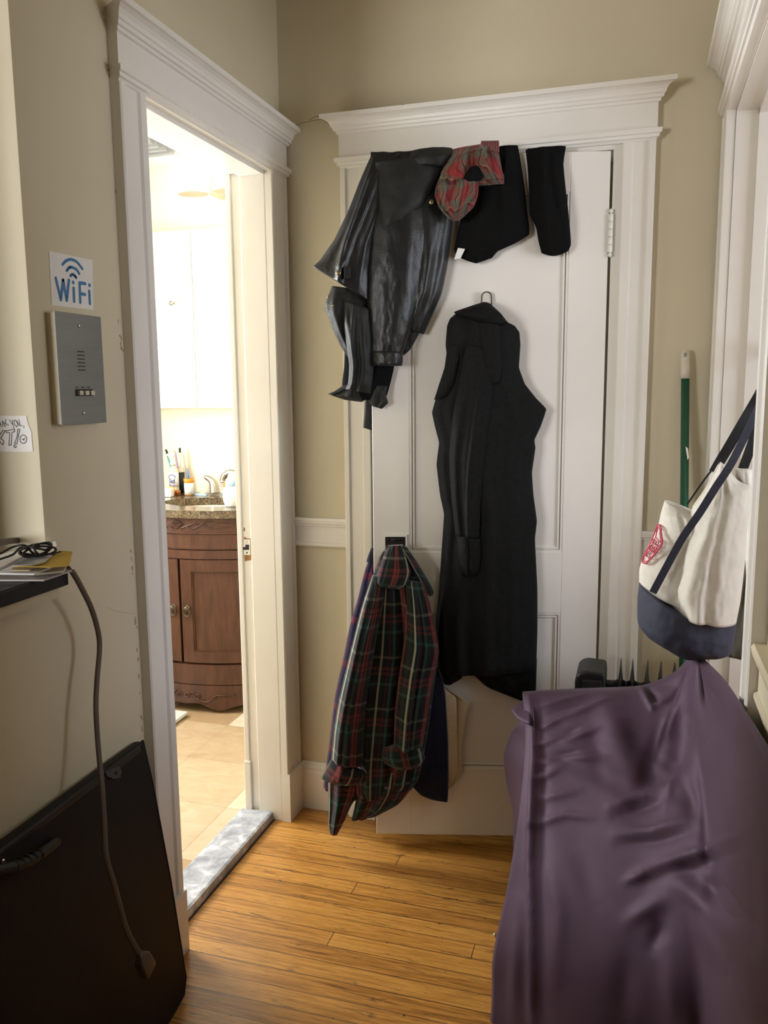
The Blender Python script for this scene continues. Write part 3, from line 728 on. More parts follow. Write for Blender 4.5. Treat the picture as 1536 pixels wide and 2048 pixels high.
# ------------------------------------------------------------------ things on the door knob, back to front
tb = thing('canvas_pouch', 'tan canvas bag half hidden behind the flannel shirt on the closet door knob', 'bag', FD.w(.42, .25, .01))
C('bag_body', tb, M_tan, FD, [((850,1366),(893,1376),.004,.014),((850,1404),(914,1392),.004,.016),((850,1463),(917,1463),.004,.018),((850,1543),(920,1545),.004,.018),((850,1573),(900,1576),.004,.012)], seed=81, folds=1, amp=.15, M=40, N=30, p=.25, lin=.9, fine=.0008, minn=.001)
C('gusset', tb, M_tan, FD, [((893,1376),(899,1380),.008,.008),((914,1392),(941,1404),.01,.010),((913,1440),(932,1444),.01,.012),((914,1500),(924,1503),.008,.012),((914,1545),(928,1543),.008,.008),((902,1574),(908,1568),.006,.004)], seed=82, folds=0, M=36, N=16, lin=.9, fine=.0006, minn=.001)
nt_ = thing('navy_shirt', 'dark navy shirt whose tail shows between flannel shirt and tan bag', 'shirt', FD.w(.45, .25, .03))
C('body', nt_, M_navy, FD, [((778,1098),(812,1098),.05,.008),((762,1150),(838,1160),.036,.012),((756,1220),(852,1220),.032,.014),((756,1310),(866,1310),.030,.014),((757,1365),(886,1365),.028,.014),((757,1392),(891,1392),.028,.014),((760,1480),(896,1480),.028,.014),((765,1545),(897,1545),.028,.012)], seed=84, folds=5, amp=.4, drift=.1, M=60, N=36, back=.2)
C('shirt_tail', nt_, M_navy, FD, [((800,1530),(897,1535),.03,.012),((812,1560),(897,1562),.03,.014),((840,1590),(896,1594),.03,.012),((856,1597),(895,1604),.03,.006)], seed=86, folds=2, amp=.3, M=20, N=24, back=.2, lin=.8)
# the navy and red one hangs on the far side of the door
FBK = Frame(FD.w(0, 0, -.075), FD.s); FBK.n = FD.n
ps = thing('purple_plaid_shirt', 'navy and red plaid shirt hanging behind the edge of the closet door', 'shirt', FD.w(.68, .25, -.07))
C('body', ps, M_navyplaid, FBK, [((746,1100),(770,1100),.0,.008),((730,1140),(775,1140),0,.018),((715,1200),(780,1200),.0,.024),((700,1250),(785,1250),0,.024),((688,1310),(785,1310),0,.024),((670,1392),(785,1392),0,.024),((658,1489),(785,1489),0,.024),((647,1570),(780,1560),0,.02),((650,1582),(780,1580),0,.01)],
  seed=88, folds=5, amp=.4, drift=.1, M=70, N=36, minn=-.03, wm=.2)
C('collar', ps, M_navy, FBK, [((742,1096),(765,1096),.012,.008),((736,1112),(765,1115),.012,.010),((733,1124),(765,1128),.012,.01)], seed=89, M=10, N=10, folds=1, minn=-.03)

fs = thing('flannel_shirt', 'dark green, red and white plaid flannel shirt hung from the closet door knob', 'shirt', FD.w(.52, .25, .1))
C('body', fs, M_flannel, FD, [((774,1090),(808,1089),.068,.008),((760,1112),(824,1110),.064,.016),((746,1150),(838,1150),.06,.026),((736,1190),(852,1195),.056,.034),((725,1245),(868,1240),.054,.04),((716,1300),(877,1302),.052,.044),((708,1370),(868,1372),.052,.046),((702,1440),(858,1450),.052,.046),((698,1520),(846,1520),.052,.044),((700,1575),(836,1560),.052,.036),((706,1600),(822,1580),.05,.024)],
  seed=91, folds=9, amp=.55, drift=.25, N=90, M=120, wm=.25, p=.5, fw=(.03, .08), lin=.7, back=.15, fine=.0022)
C('shirt_tail', fs, M_flannel, FD, [((655,1540),(730,1545),.05,.022),((656,1580),(716,1590),.05,.024),((657,1615),(702,1612),.05,.024),((656,1645),(690,1640),.05,.02),((660,1668),(674,1670),.05,.006)], seed=93, folds=2, amp=.5, M=40, N=26, wm=.11, back=.3, ridges=((.35, .45, 0, 1, .08, .7),))
C('shirt_tail', fs, M_flannel, FD, [((720,1540),(836,1535),.055,.026),((716,1580),(826,1572),.055,.026),((708,1618),(800,1606),.055,.024),((703,1640),(758,1630),.054,.012)], seed=94, folds=3, amp=.5, M=44, N=40, wm=.17, uv0=(.06, .03), back=.3, ridges=((.15, .1, 0, 1, .06, 1), (.5, .42, 0, 1, .08, .8)))
C('yoke', fs, M_flannel, FD, [((778,1091),(806,1090),.078,.008),((768,1110),(814,1110),.082,.018),((757,1140),(822,1142),.086,.024),((750,1162),(815,1168),.09,.022),((752,1172),(800,1178),.092,.008)], seed=95, folds=2, amp=.25, M=36, N=36, wm=.12, uv0=(.02, .02), back=.3, ridges=((.15, .06, 0, 1, .08, .7),))
C('collar', fs, M_flannel, FD, [((798,1090),(814,1094),.075,.010),((812,1112),(832,1120),.08,.014),((826,1138),(848,1146),.08,.016),((840,1164),(863,1172),.08,.016),((850,1184),(868,1184),.078,.012),((858,1193),(866,1190),.076,.005)], seed=96, folds=1, amp=.2, M=36, N=18, wm=.05, uv0=(.2, 0))
C('sleeve', fs, M_flannel, FD, [((744,1150),(770,1155),.085,.014),((724,1210),(766,1210),.088,.026),((706,1280),(752,1282),.09,.034),((690,1345),(742,1348),.092,.036),((676,1405),(734,1410),.092,.036),((667,1460),(729,1465),.092,.036),((662,1515),(726,1530),.092,.034)], seed=97, folds=2, amp=.4, drift=.1, M=70, N=44, wm=.12, uv0=(.12, .05), back=.3, ridges=((.3, .2, .1, 1, .08, .6), (.75, .8, .2, .9, .06, .5)))
C('cuff', fs, M_flannel, FD, [((666,1512),(728,1540),.088,.038),((658,1526),(729,1550),.088,.044),((648,1544),(724,1562),.088,.042),((643,1556),(716,1568),.09,.026)], seed=98, folds=1, amp=.2, M=24, N=36, wm=.12, uv0=(.05, .3), back=.3, lin=.8)
C('sleeve', fs, M_flannel, FD, [((812,1160),(846,1165),.088,.014),((812,1215),(862,1215),.092,.026),((808,1280),(878,1300),.094,.034),((798,1350),(868,1350),.096,.036),((790,1420),(856,1425),.096,.036),((787,1492),(846,1490),.096,.034)], seed=99, folds=2, amp=.4, drift=.1, M=70, N=44, wm=.12, uv0=(.09, .08), back=.3, ridges=((.2, .25, 0, 1, .07, .6), (.65, .6, .2, .95, .07, .6)))
C('cuff', fs, M_flannel, FD, [((765,1495),(840,1480),.094,.038),((763,1508),(847,1498),.094,.044),((768,1525),(850,1517),.094,.042),((790,1537),(842,1530),.096,.022)], seed=100, folds=1, amp=.15, M=24, N=40, wm=.12, uv0=(.02, .58), back=.3, lin=.8)

# ================================================================== LEFT WALL
# WiFi sign
sg = [at(98, 502, X=.0012), at(185, 520, X=.0012), at(187, 620, X=.0012), at(104, 610, X=.0012)]
sgn = thing('wifi_sign', 'white paper sign with blue WiFi lettering taped above the steel intercom', 'sign', sum(sg, V())/4)
bm = B(); prism(bm, [p-V((.001, 0, 0)) for p in sg], (.0008, 0, 0)); obj('paper', bm, M_paper, sgn)
bm = B()
def W(x, y): return at(x/3.84, 460+y/3.84, X=.0012)
for st in ([(480,265),(505,238),(545,226),(590,246),(632,298)], [(512,312),(530,290),(550,286),(585,302),(608,335)], [(541,352),(553,342),(568,346),(584,365)]):
    ribbon(bm, [V(p) for p in catmull([W(*q) for q in st], 12)], .0058, (1, 0, 0))
for st in ([(428,370),(467,535),(484,385)], [(484,385),(512,540),(529,385)], [(565,446),(569,548)], [(611,408),(616,556)], [(611,406),(654,412)], [(614,487),(652,496)], [(685,470),(690,565)]):
    ribbon(bm, [W(*q) for q in st], .0068, (1, 0, 0))
for q in ((562,403), (687,424)): ribbon(bm, [W(*q)], .0080, (1, 0, 0))
obj('lettering', bm, M_blue, sgn)
# intercom
ic = [at(111, 622, X=.022), at(203, 634, X=.022), at(212, 845, X=.022), at(121, 851, X=.022)]
yA = (ic[0].y+ic[3].y)/2; yB = (ic[1].y+ic[2].y)/2; zB = (ic[2].z+ic[3].z)/2; zA = (ic[0].z+ic[1].z)/2
inter = thing('intercom_panel', 'grey steel intercom panel with speaker slots and three white buttons', 'intercom', (0, (yA+yB)/2, zB))
bm = B(); box(bm, 0, .020, yA+.002, yB-.002, zB+.002, zA-.002); obj('back_box', bm, M_wall, inter)
bm = B(); box(bm, .020, .022, yA, yB, zB, zA); o = obj('faceplate', bm, M_steel, inter); bevel(o, .0006)
def IC(x, y): return at(x/3.84, 460+y/3.84, X=.0222)
for k in range(6):
    a, b = IC(592+k*1.6, 932+k*28.6), IC(648+k*1.8, 933+k*28.6)
    bm = B(); box(bm, .0215, .0224, a.y, b.y, a.z-.0011, a.z+.0011); obj('speaker_slot', bm, M_dark, inter)
bm = B(); a, b = IC(576, 1222), IC(712, 1274); box(bm, .0216, .0226, a.y, b.y, b.z, a.z); obj('button_recess', bm, M_grime, inter)
for x0 in (594, 639, 682):
    a, b = IC(x0, 1234), IC(x0+30, 1268); bm = B(); box(bm, .022, .0285, a.y, b.y, b.z, a.z); o = obj('button', bm, M_capw, inter); bevel(o, .001)
for (x, y, s) in ((590, 1208, 'a'), (636, 1208, 'b'), (680, 1208, 'c')):
    bm = B(); a = IC(x-10, y); b = IC(x+13, y)
    for k in range(4):
        yy0 = a.y+(b.y-a.y)*k/4; box(bm, .022, .0223, yy0, yy0+(b.y-a.y)*.17, a.z-.0012, a.z+.0012)
    obj('button_caption', bm, M_ink, inter)
for (x, y) in ((607, 735), (644, 1406)):
    p = IC(x, y); bm = B(); lathe(bm, [(.0034, 0), (.0034, .001), (.0022, .002), (.0002, .002)], (.022, p.y, p.z), 14, 'X'); obj('screw', bm, M_chrome, inter, True)
# thank-you note on the end of the wall, facing the camera
YN = -1.1965
def NT(x, y): return at(x*100/1536, 820+y*100/1536, Y=YN)
note = thing('thank_you_note', 'white torn note with handwritten thank you, taped on the wall end above the counter', 'note', NT(0, 1270))
bm = B()
edge = [(-520, 170), (-200, 175), (400, 180), (805, 178), (830, 330), (890, 520), (965, 690), (970, 850), (985, 1050), (1012, 1275), (700, 1290), (300, 1285), (0, 1262), (-520, 1240)]
prism(bm, [NT(*q)+V((0, .0012, 0)) for q in edge], (0, -.001, 0)); obj('paper', bm, M_paper, note)
bm = B()
FNn = (0, -1, 0)
for st in ([(-190,350),(-190,500)], [(-230,355),(-150,345)], [(-130,350),(-130,500)], [(-70,345),(-70,495)], [(-130,425),(-70,420)], [(-50,500),(-10,345),(45,520)], [(-30,440),(30,440)],
           [(75,500),(80,330),(150,515),(150,500)], [(185,290),(150,390),(180,480)], [(155,390),(265,475)], [(280,300),(390,440)], [(375,300),(390,440),(440,575)],
           [(430,320),(440,440),(520,520),(550,430),(470,310),(430,320)], [(520,330),(590,480),(620,480)], [(580,300),(620,480),(690,485)], [(730,490),(740,545)]):
    ribbon(bm, [NT(*q)+V((0, -.0001, 0)) for q in st], .0011, FNn, .0003)
def outl(st): ribbon(bm, [NT(*q)+V((0, -.0001, 0)) for q in st], .0014, FNn, .0003, closed=True)
outl([(190,640),(440,590),(455,660),(370,690),(345,1075),(275,1085),(300,695),(205,705)])
outl([(545,585),(608,600),(560,830),(520,1040),(448,1035),(530,800)])
outl([(-90,620),(-20,610),(0,760),(100,620),(165,640),(20,860),(120,960),(90,1075),(-10,970),(-25,1085),(-95,1080)])
for (cx, cy, rx, ry) in ((463, 1118, 36, 38), (718, 895, 105, 130)):
    outl([(cx+rx*math.cos(2*PI*k/20), cy+ry*math.sin(2*PI*k/20)) for k in range(20)])
ribbon(bm, [NT(*q) for q in ((668, 885), (690, 900), (735, 908), (765, 850))], .0010, FNn, .0003); ribbon(bm, [NT(728, 908)], .0032, FNn, .0003)
obj('handwriting', bm, M_ink, note)

# counter on the half wall
cA = at(139, 1170, X=.05); CTZ0, CTZ1 = cA.z, cA.z+.030
bm = B(); box(bm, -.42, .05, -2.745, cA.y, CTZ0, CTZ1)
o = obj('countertop', bm, M_black); bevel(o, .004, 2); tag(o, 'black countertop capping the half wall under the pile of mail', 'countertop')
bm = B(); box(bm, 0, .038, -2.745, cA.y-.015, CTZ0-.022, CTZ0); box(bm, -.14, 0, -2.745, -1.195, 1.03, CTZ0)
struct('trim_12', bm, M_wall)
# mail: each piece a thing.  corner points picked on the plane of its height
def sheet(name, label, cat, pts, z, th, mt, group=None, dz=None):
    P = [at(x, y, Z=z) for x, y in pts]
    if dz: P = [p+V((0, 0, d)) for p, d in zip(P, dz)]
    bm = B(); prism(bm, P, (0, 0, th)); o = obj(name, bm, mt); tag(o, label, cat, group); return o
def Q(x, y): return (x/9.6, 1060+y/9.6)
MT = CTZ1
M_clear = mat('clear_plastic_sleeve', (.55, .50, .48), .15, .03, 20)
M_greyp = mat('grey_paper', (.62, .62, .63), .7, .03, 20); M_manila = mat('manila_paper', (.60, .47, .30), .7, .04, 20); M_kraft = mat('pale_tan_paper', (.58, .52, .42), .7, .04, 20)
sheet('plastic_sleeve', 'clear plastic document sleeve at the bottom of the mail pile', 'sleeve', [Q(-400, 985), Q(840, 985), Q(1380, 800), Q(1330, 690), Q(400, 600), Q(-400, 700)], MT+.001, .003, M_clear)
sheet('brochure', 'tan and white folded brochure just above the plastic sleeve', 'brochure', [Q(700, 870), Q(1225, 820), Q(1275, 715), Q(800, 640), Q(300, 760)], MT+.008, .004, M_kraft)
sheet('white_envelope', 'wide white envelope under the yellow one on the counter', 'envelope', [Q(-300, 850), Q(660, 868), Q(980, 740), Q(600, 640), Q(-300, 700)], MT+.015, .003, M_paper)
sheet('manila_letter', 'small cream letter peeking out beneath the yellow envelope', 'letter', [Q(200, 790), Q(560, 790), Q(640, 725), Q(300, 690)], MT+.021, .002, M_manila)
sheet('yellow_envelope', 'yellow envelope jutting over the end of the counter', 'envelope', [Q(250, 705), Q(980, 725), Q(1330, 700), Q(1395, 465), Q(1160, 445), Q(700, 560)], MT+.026, .0015, M_yellow, dz=[0, 0, .001, .004, .004, .001])
sheet('grey_letter', 'pale grey letter lying on the yellow envelope', 'letter', [Q(200, 690), Q(620, 680), Q(850, 630), Q(1010, 490), Q(700, 470), Q(250, 560)], MT+.032, .0015, M_greyp)
sheet('clipped_letter', 'white clipped letter standing up at the back of the mail pile', 'letter', [Q(600, 520), Q(950, 500), Q(1095, 415), Q(1010, 235), Q(840, 222), Q(600, 330)], MT+.038, .0015, M_paper, dz=[0, 0, .012, .02, .016, .004])
for k, lab in enumerate(('lowest of the three white letters slanting on top of the mail pile', 'middle one of the three white letters slanting on top of the mail pile', 'topmost white letter on the mail pile, under the black cable')):
    sheet('white_letter', lab, 'letter', [Q(-350, 900-k*22), Q(30, 770-k*22), Q(660-k*30, 480-k*20), Q(540-k*30, 420-k*8), Q(200, 440-k*8), Q(-350, 640-k*10)], MT+.042+k*.004, .0016, (M_greyp, M_paper, M_paper)[k], 'white letters on the mail pile')
# paper clip
cp = at(*Q(1090, 460), Z=MT+.045); bm = B(); tube(bm, [cp+V((.0, -.012, 0)), cp+V((.004, .0, .004)), cp+V((0, .012, .002)), cp+V((-.006, .004, .001)), cp+V((-.006, -.008, 0))], .0014, 6, n=14)
o = obj('binder_clip', bm, M_iron, None, True); tag(o, 'small dark metal clip on the edge of the clipped letter', 'clip')
# coiled black cable
bm = B(); pts = []
base_c = at(*Q(680, 395), Z=MT+.066); e1 = (at(*Q(900, 380), Z=MT+.066)-base_c)*.95; e2 = V((0, .004, .0125))
for k in range(90):
    a = k/90*2*PI*4.5; rr = 1+.16*math.sin(k*.37)
    pts.append(base_c + e1*(math.cos(a)*rr) + e2*(math.sin(a)*rr*.75) + V((.006*math.sin(k*.21), .018*math.sin(a*.22+k*.3), 0)))
tube(bm, pts, .0021, 7)
tail = [pts[0], at(*Q(430, 330), Z=MT+.068), at(*Q(250, 470), Z=MT+.060), at(*Q(20, 555), Z=MT+.060), at(*Q(-250, 640), Z=MT+.060)]
tube(bm, tail, .0021, 7, n=24)
tail = [pts[-1], at(*Q(430, 290), Z=MT+.075), at(*Q(240, 330), Z=MT+.072), at(*Q(0, 455), Z=MT+.066), at(*Q(-250, 600), Z=MT+.062)]
tube(bm, tail, .0021, 7, n=24)
o = obj('coiled_cable', bm, M_dark, None, True); tag(o, 'black cable coiled in loops on top of the mail pile', 'cable')

# brown extension cord
ext = thing('extension_cord', 'flat brown extension cord hanging from the counter end down to its outlet block', 'cord', (.13, -1.13, .2))
bm = B()
cp = [V((-.30, -2.1, MT+.012)), V((-.26, -1.75, MT+.012)), V((-.16, -1.50, MT+.030)), at(-60, 1098, X=-.05), at(0, 1085, X=-.06), at(40, 1081, X=-.065), at(75, 1088, X=-.065), at(100, 1102, X=-.045), at(122, 1122, Z=MT+.006), at(140, 1138, Z=MT+.004), at(150, 1152, X=.064), at(160, 1170, X=.066), at(182, 1215, X=.062), at(196, 1262, X=.058),
      at(199, 1300, X=.058), at(194, 1360, X=.06), at(192, 1420, X=.064), at(197, 1500, X=.074), at(204, 1570, X=.09), at(209, 1650, X=.106), at(213, 1715, X=.118), at(230, 1775, X=.130), at(250, 1850, X=.146), at(268, 1890, X=.156), at(284, 1915, X=.165)]
tube(bm, [V(p) for p in cp], .0062, 12, n=110, flat=.55, flatdir=(1, -.3, 0))
obj('cable', bm, M_cord, ext, True)
pa, pb = at(280, 1908, X=.163), at(300, 1948, X=.170)
dr = (pb-pa).normalized(); sd = V((0, 1, 0)); sd = (sd-dr*sd.dot(dr)).normalized(); nn = dr.cross(sd)
bm = B()
sec = [(-.004, .006, .005), (.004, .009, .008), (.010, .014, .010), (.014, .0175, .011), (.050, .0185, .0115), (.055, .0165, .009)]
rings = []
for d, a, b in sec:
    rings.append([bm.verts.new(pa+dr*d + sd*a*math.copysign(abs(math.cos(t))**.3, math.cos(t)) + nn*b*math.copysign(abs(math.sin(t))**.3, math.sin(t))) for t in [2*PI*k/20 for k in range(20)]])
for x, y in zip(rings, rings[1:]):
    for k in range(20): bm.faces.new((x[k], x[(k+1) % 20], y[(k+1) % 20], y[k]))
bm.faces.new(rings[0]); bm.faces.new(rings[-1])
obj('outlet_block', bm, M_cord, ext, True)

# black portfolio case leaning on the wall
TR = at(287, 1481, X=.028); BR = at(372, 1962, Z=.02)
case = thing('portfolio_case', 'large black portfolio case with a handle leaning on the wall under the counter', 'case', (.12, -1.2, 0))
tdir = V((0, -1, 0))
A0 = at(287, 1481, X=.030); A1 = at(0, 1690, X=.034)
top0, top1 = A0, A0 + (A1-A0)*1.75
C0 = at(373, 1955, Z=.045); C1 = at(373, 1990, Z=.015); C2 = at(348, 2040, Z=.004); C3 = at(300, 2085, Z=.004)
lowdir = V((.02, -1, 0))
def lerp(a, b, t): return a+(b-a)*t
outline = [top0, lerp(A0, C0, .14), lerp(A0, C0, .5), C0, C1, C2, V((C2.x, C2.y-.06, .002)), V((C2.x+.01, -1.9, .002)), V((top1.x, -1.9, top1.z))]
outline[1] = at(304, 1560, X=.042); outline[2] = at(338, 1760, X=.072)
Pn = (outline[7]-outline[3]).cross(outline[0]-outline[3]).normalized()
if Pn.x < 0: Pn = -Pn
outline = [p - Pn*((p-outline[3]).dot(Pn)) for p in outline]
bm = B(); prism(bm, [p - Pn*.026 for p in outline], Pn*.026)
o = obj('case_body', bm, M_case, case); bevel(o, .007, 3)
bm = B(); tube(bm, [p-Pn*.003 for p in outline[:8]], .0035, 8); obj('piping', bm, M_case, case, True)
bm = B()
tp = [lerp(outline[0], outline[8], t)+Pn*.002-V((0, 0, .012)) for t in (0.02, .3, .6, 1)]
tube(bm, tp, .009, 8, flat=.3, flatdir=Pn); obj('zip_band', bm, M_dark, case, True)
def onC(x, y, off=.003):
    d = ray(x, y); p0 = outline[3]+Pn*off
    return CPOS + d*((p0-CPOS).dot(Pn)/d.dot(Pn))
bm = B(); tube(bm, [onC(-60, 1760, .006), onC(-20, 1745, .02), onC(25, 1735, .026), onC(60, 1722, .026), onC(92, 1700, .02), onC(112, 1683, .006)], .0105, 10, n=30); o = obj('handle', bm, M_dark, case, True)
bm = B()
for k in range(5):
    q = lerp(onC(30, 1733, .026), onC(78, 1710, .024), k/4); t = (onC(78, 1710)-onC(30, 1733)).normalized()
    tube(bm, [q-t*.0025, q+t*.0025], .0118, 10)
obj('grip_rib', bm, M_dark, o, True)
bm = B()
q = [onC(x, y, .004) for x, y in ((209,1545),(222,1538),(236,1533),(242,1542),(239,1555),(226,1558),(213,1553))]
prism(bm, q, Pn*.0025); hg = obj('hang_tab', bm, mat('grey_plastic_tab', (.06, .057, .055), .5), case)
bm = B(); qc = onC(232, 1546, .0068); ring = [qc+(Pn.orthogonal().normalized()*math.cos(t)+Pn.cross(Pn.orthogonal().normalized())*math.sin(t))*.005 for t in [2*PI*k/14 for k in range(14)]]
prism(bm, ring, Pn*.0006); obj('tab_hole', bm, M_black, hg)
qs = onC(6, 1722, .004); bm = B(); lathe(bm, [(.0045, 0), (.0045, .0015), (.002, .003), (.0003, .003)], (0, 0, 0), 12)
bmesh.ops.transform(bm, matrix=Matrix.Translation(qs) @ Pn.to_track_quat('Z', 'Y').to_matrix().to_4x4(), verts=bm.verts); obj('rivet', bm, M_chrome, case, True)

# strike plate and chips on the bathroom jamb
def JB(x, y, Y): return at(440+x*120/1536, 1040+y*120/1536, Y=Y)
YJ = LY1+.0095
sp = thing('strike_plate', 'white painted strike plate with dark latch hole in the bathroom door jamb', 'strike plate', JB(690, 700, YJ))
def jquad(bm, pts, Y, th): return prism(bm, [JB(x, y, Y) for x, y in pts], (0, -th, 0))
bm = B(); jquad(bm, [(610, 500), (775, 495), (775, 895), (620, 890), (610, 770), (560, 770), (560, 585), (610, 590)], YJ, .002); o = obj('plate', bm, M_white, sp); bevel(o, .0006)
bm = B(); jquad(bm, [(650, 630), (745, 630), (745, 765), (590, 765), (570, 710), (590, 690), (650, 690)], YJ-.002, .0006); obj('latch_hole', bm, M_dark, sp)
for y in (550, 838):
    bm = B(); p = JB(690, y, YJ-.002); lathe(bm, [(.0028, 0), (.0026, -.001), (.0003, -.0014)], (p.x, p.y, p.z), 12, 'Y'); obj('screw', bm, M_chrome if y < 600 else M_grime, sp, True)
bm = B(); jquad(bm, [(625, 895), (820, 890), (835, 955), (815, 1030), (720, 1035), (635, 1060)], YJ, .0006)
jquad(bm, [(612, 440), (660, 435), (680, 468), (775, 470), (815, 520), (822, 900), (785, 900), (780, 500), (620, 492)], YJ, .0005)
jquad(bm, [(605, 200), (635, 190), (632, 290), (605, 290)], YJ, .0006)
obj('trim_13', bm, M_scuff, kind='structure')

# ================================================================== BATHROOM
VX, VHW, VYF, VYB, VTOP = -.829, .40, .665, 1.235, .935
def bow(x, off=0.0): return VYF + off + .13*((x-VX)/VHW)**2
def bowed(bm, x0, x1, z0, z1, off0, off1, nseg=28, zf0=None, zf1=None):
    "slab following the bowed front, from depth off0 to off1 (smaller is nearer)"
    P = []
    for i in range(nseg+1):
        x = x0+(x1-x0)*i/nseg
        a, b = bow(x, off0), bow(x, off1)
        za = zf0(x) if zf0 else z0; zb = zf1(x) if zf1 else z1
        P.append([(x, a, za), (x, a, zb), (x, b, zb), (x, b, za)])
    r = grid(bm, P, close=True); bm.faces.new(r[0]); bm.faces.new(r[-1][::-1]); return bm
van = thing('bathroom_vanity', 'bow front cherry wood vanity cabinet with carved bands under granite top', 'vanity', (VX, .95, 0))
zc = lambda y: at(400, y, Y=.672).z
zA_, zB_, zC_, zD_, zE_, zF_ = zc(1030), zc(1068), zc(1100), zc(1118), zc(1326), zc(1366)
xl, xr = VX-VHW, VX+VHW
bm = B(); bowed(bm, xl, xr, zF_, zA_, .012, .030); box(bm, xl, xl+.018, .80, VYB, zF_, zA_); box(bm, xr-.018, xr, .80, VYB, zF_, zA_); box(bm, xl+.018, xr-.018, VYB-.012, VYB, zF_, zA_); box(bm, xl+.018, xr-.018, .80, VYB-.012, zF_, zF_+.018); obj('carcass', bm, M_cherry, van)
bm = B(); bowed(bm, xl, xr, zB_+.004, zA_, -.004, .02); bowed(bm, xl, xr, zA_-.012, zA_, -.012, .02); bowed(bm, xl, xr, zB_, zB_+.008, -.010, .02)
obj('carved_rail', bm, M_cherry, van, False)
bm = B(); bowed(bm, xl, xr, zC_+.003, zB_-.003, -.002, .02); bowed(bm, xl, xr, zD_, zC_-.003, -.006, .02); obj('false_drawer', bm, M_cherry, van)
def wave(x):
    t = (x-VX)/VHW; return .052 + .012*math.cos(t*PI*2.2) - .006*math.cos(t*PI*5) + .06*max(0, abs(t)-.62)
zap = zc(1405)
bm = B(); bowed(bm, xl, xr, 0, zE_-.004, -.016, .02, zf0=lambda x: zF_); bowed(bm, xl, xr, 0, 0, -.020, .02, nseg=60, zf0=lambda x: zap+(wave(x)-.058)*1.2, zf1=lambda x: zF_-.003)
obj('apron', bm, M_cherry, van)
for sx in (-1, 1):
    for yy in (.80, 1.2):
        bm = B(); lathe(bm, [(.02, 0), (.026, .015), (.016, .035), (.03, .075), (.034, .13)], (VX+sx*(VHW-.04), yy, 0), 14); obj('foot', bm, M_cherry, van, True)
xm = VX-.004
for d, (a, b) in enumerate(((xl+.03, xm-.006), (xm+.006, xr-.03))):
    bm = B(); z0, z1 = zE_+.004, zD_-.004; fw = .052
    bowed(bm, a, b, z0, z1, .002, .014)
    for (p, q, r, s) in ((a, a+fw, z0, z1), (b-fw, b, z0, z1), (a+fw, b-fw, z0, z0+fw), (a+fw, b-fw, z1-fw, z1)): bowed(bm, p, q, r, s, -.008, .006, 10)
    for (p, q, r, s) in ((a+fw, a+fw+.006, z0+fw, z1-fw), (b-fw-.006, b-fw, z0+fw, z1-fw), (a+fw, b-fw, z0+fw, z0+fw+.006), (a+fw, b-fw, z1-fw-.006, z1-fw)): bowed(bm, p, q, r, s, -.003, .006, 10)
    dr_ = obj('door', bm, M_cherry, van)
    kx = xm + (-.036 if d == 0 else .036); kz_ = zc(1216); ky = bow(kx, -.008)
    bm = B(); lathe(bm, [(.014, 0), (.014, -.003), (.010, -.006), (.007, -.012), (.011, -.016), (.008, -.020), (.0005, -.021)], (kx, ky, kz_), 18, 'Y')
    tube(bm, [(kx+.017*math.sin(2*PI*k/22), ky-.013-.004*math.cos(2*PI*k/22), kz_-.017+.020*math.cos(2*PI*k/22)) for k in range(22)], .0035, 7, closed=True)
    obj('ring_pull', bm, M_pull, dr_, True)
# carvings
def carve(pts, r, n=26):
    tube(cbm, [V((x, bow(x, -.006)-.001, z)) for x, z in catmull(pts, n)], r, 7, flat=.8)
cbm = B(); zc0 = (zA_+zB_)/2
for k in range(7):
    a = (k-3)*.28; carve([(VX-.006, zc0-.022), (VX-.006+math.sin(a)*.018, zc0-.022+math.cos(a)*.022), (VX-.006+math.sin(a)*.036, zc0-.022+math.cos(a)*.040)], lambda t: .0022+.003*t, 8)
for sx in (-1, 1):
    X0 = VX-.006
    carve([(X0+sx*.02, zc0-.018), (X0+sx*.06, zc0-.004), (X0+sx*.09, zc0+.004), (X0+sx*.12, zc0-.010), (X0+sx*.16, zc0-.008), (X0+sx*.19, zc0+.008), (X0+sx*.24, zc0+.004)], lambda t: .004*(1-t*.6))
    carve([(X0+sx*.05, zc0-.012), (X0+sx*.08, zc0-.020), (X0+sx*.11, zc0-.004), (X0+sx*.14, zc0+.012), (X0+sx*.17, zc0+.014)], lambda t: .0035*(1-t*.7))
    carve([(X0+sx*.13, zc0+.002), (X0+sx*.16, zc0-.018), (X0+sx*.21, zc0-.012), (X0+sx*.26, zc0-.002)], lambda t: .0035*(1-t*.7))
obj('shell_carving', cbm, M_cherry, van, True)
cbm = B(); zl = zc(1388)
def carve2(pts, r, n=24): tube(cbm, [V((x, bow(x, -.021)-.002, z)) for x, z in catmull(pts, n)], r, 7, flat=.8)
for sx in (-1, 1):
    for (dx, dz_, r) in ((.02, .0, .014), (.045, .006, .012), (.07, -.004, .013)):
        pts = [(VX+sx*(dx+r*(1-k/14)*math.cos(k*.75)), zl+dz_+r*(1-k/14)*math.sin(k*.75)) for k in range(12)]
        carve2(pts, .0035, 30)
    carve2([(VX+sx*.06, zl-.012), (VX+sx*.10, zl-.026), (VX+sx*.13, zl-.018), (VX+sx*.155, zl+.004), (VX+sx*.19, zl+.006), (VX+sx*.24, zl+.012)], lambda t: .0045*(1-t*.6), 30)
    for k in range(5): carve2([(VX+sx*(.15+.02*k), zl+.004), (VX+sx*(.16+.02*k), zl-.010+.003*k)], lambda t: .0045*(1-t*.7), 6)
obj('scroll_carving', cbm, M_cherry, van, True)
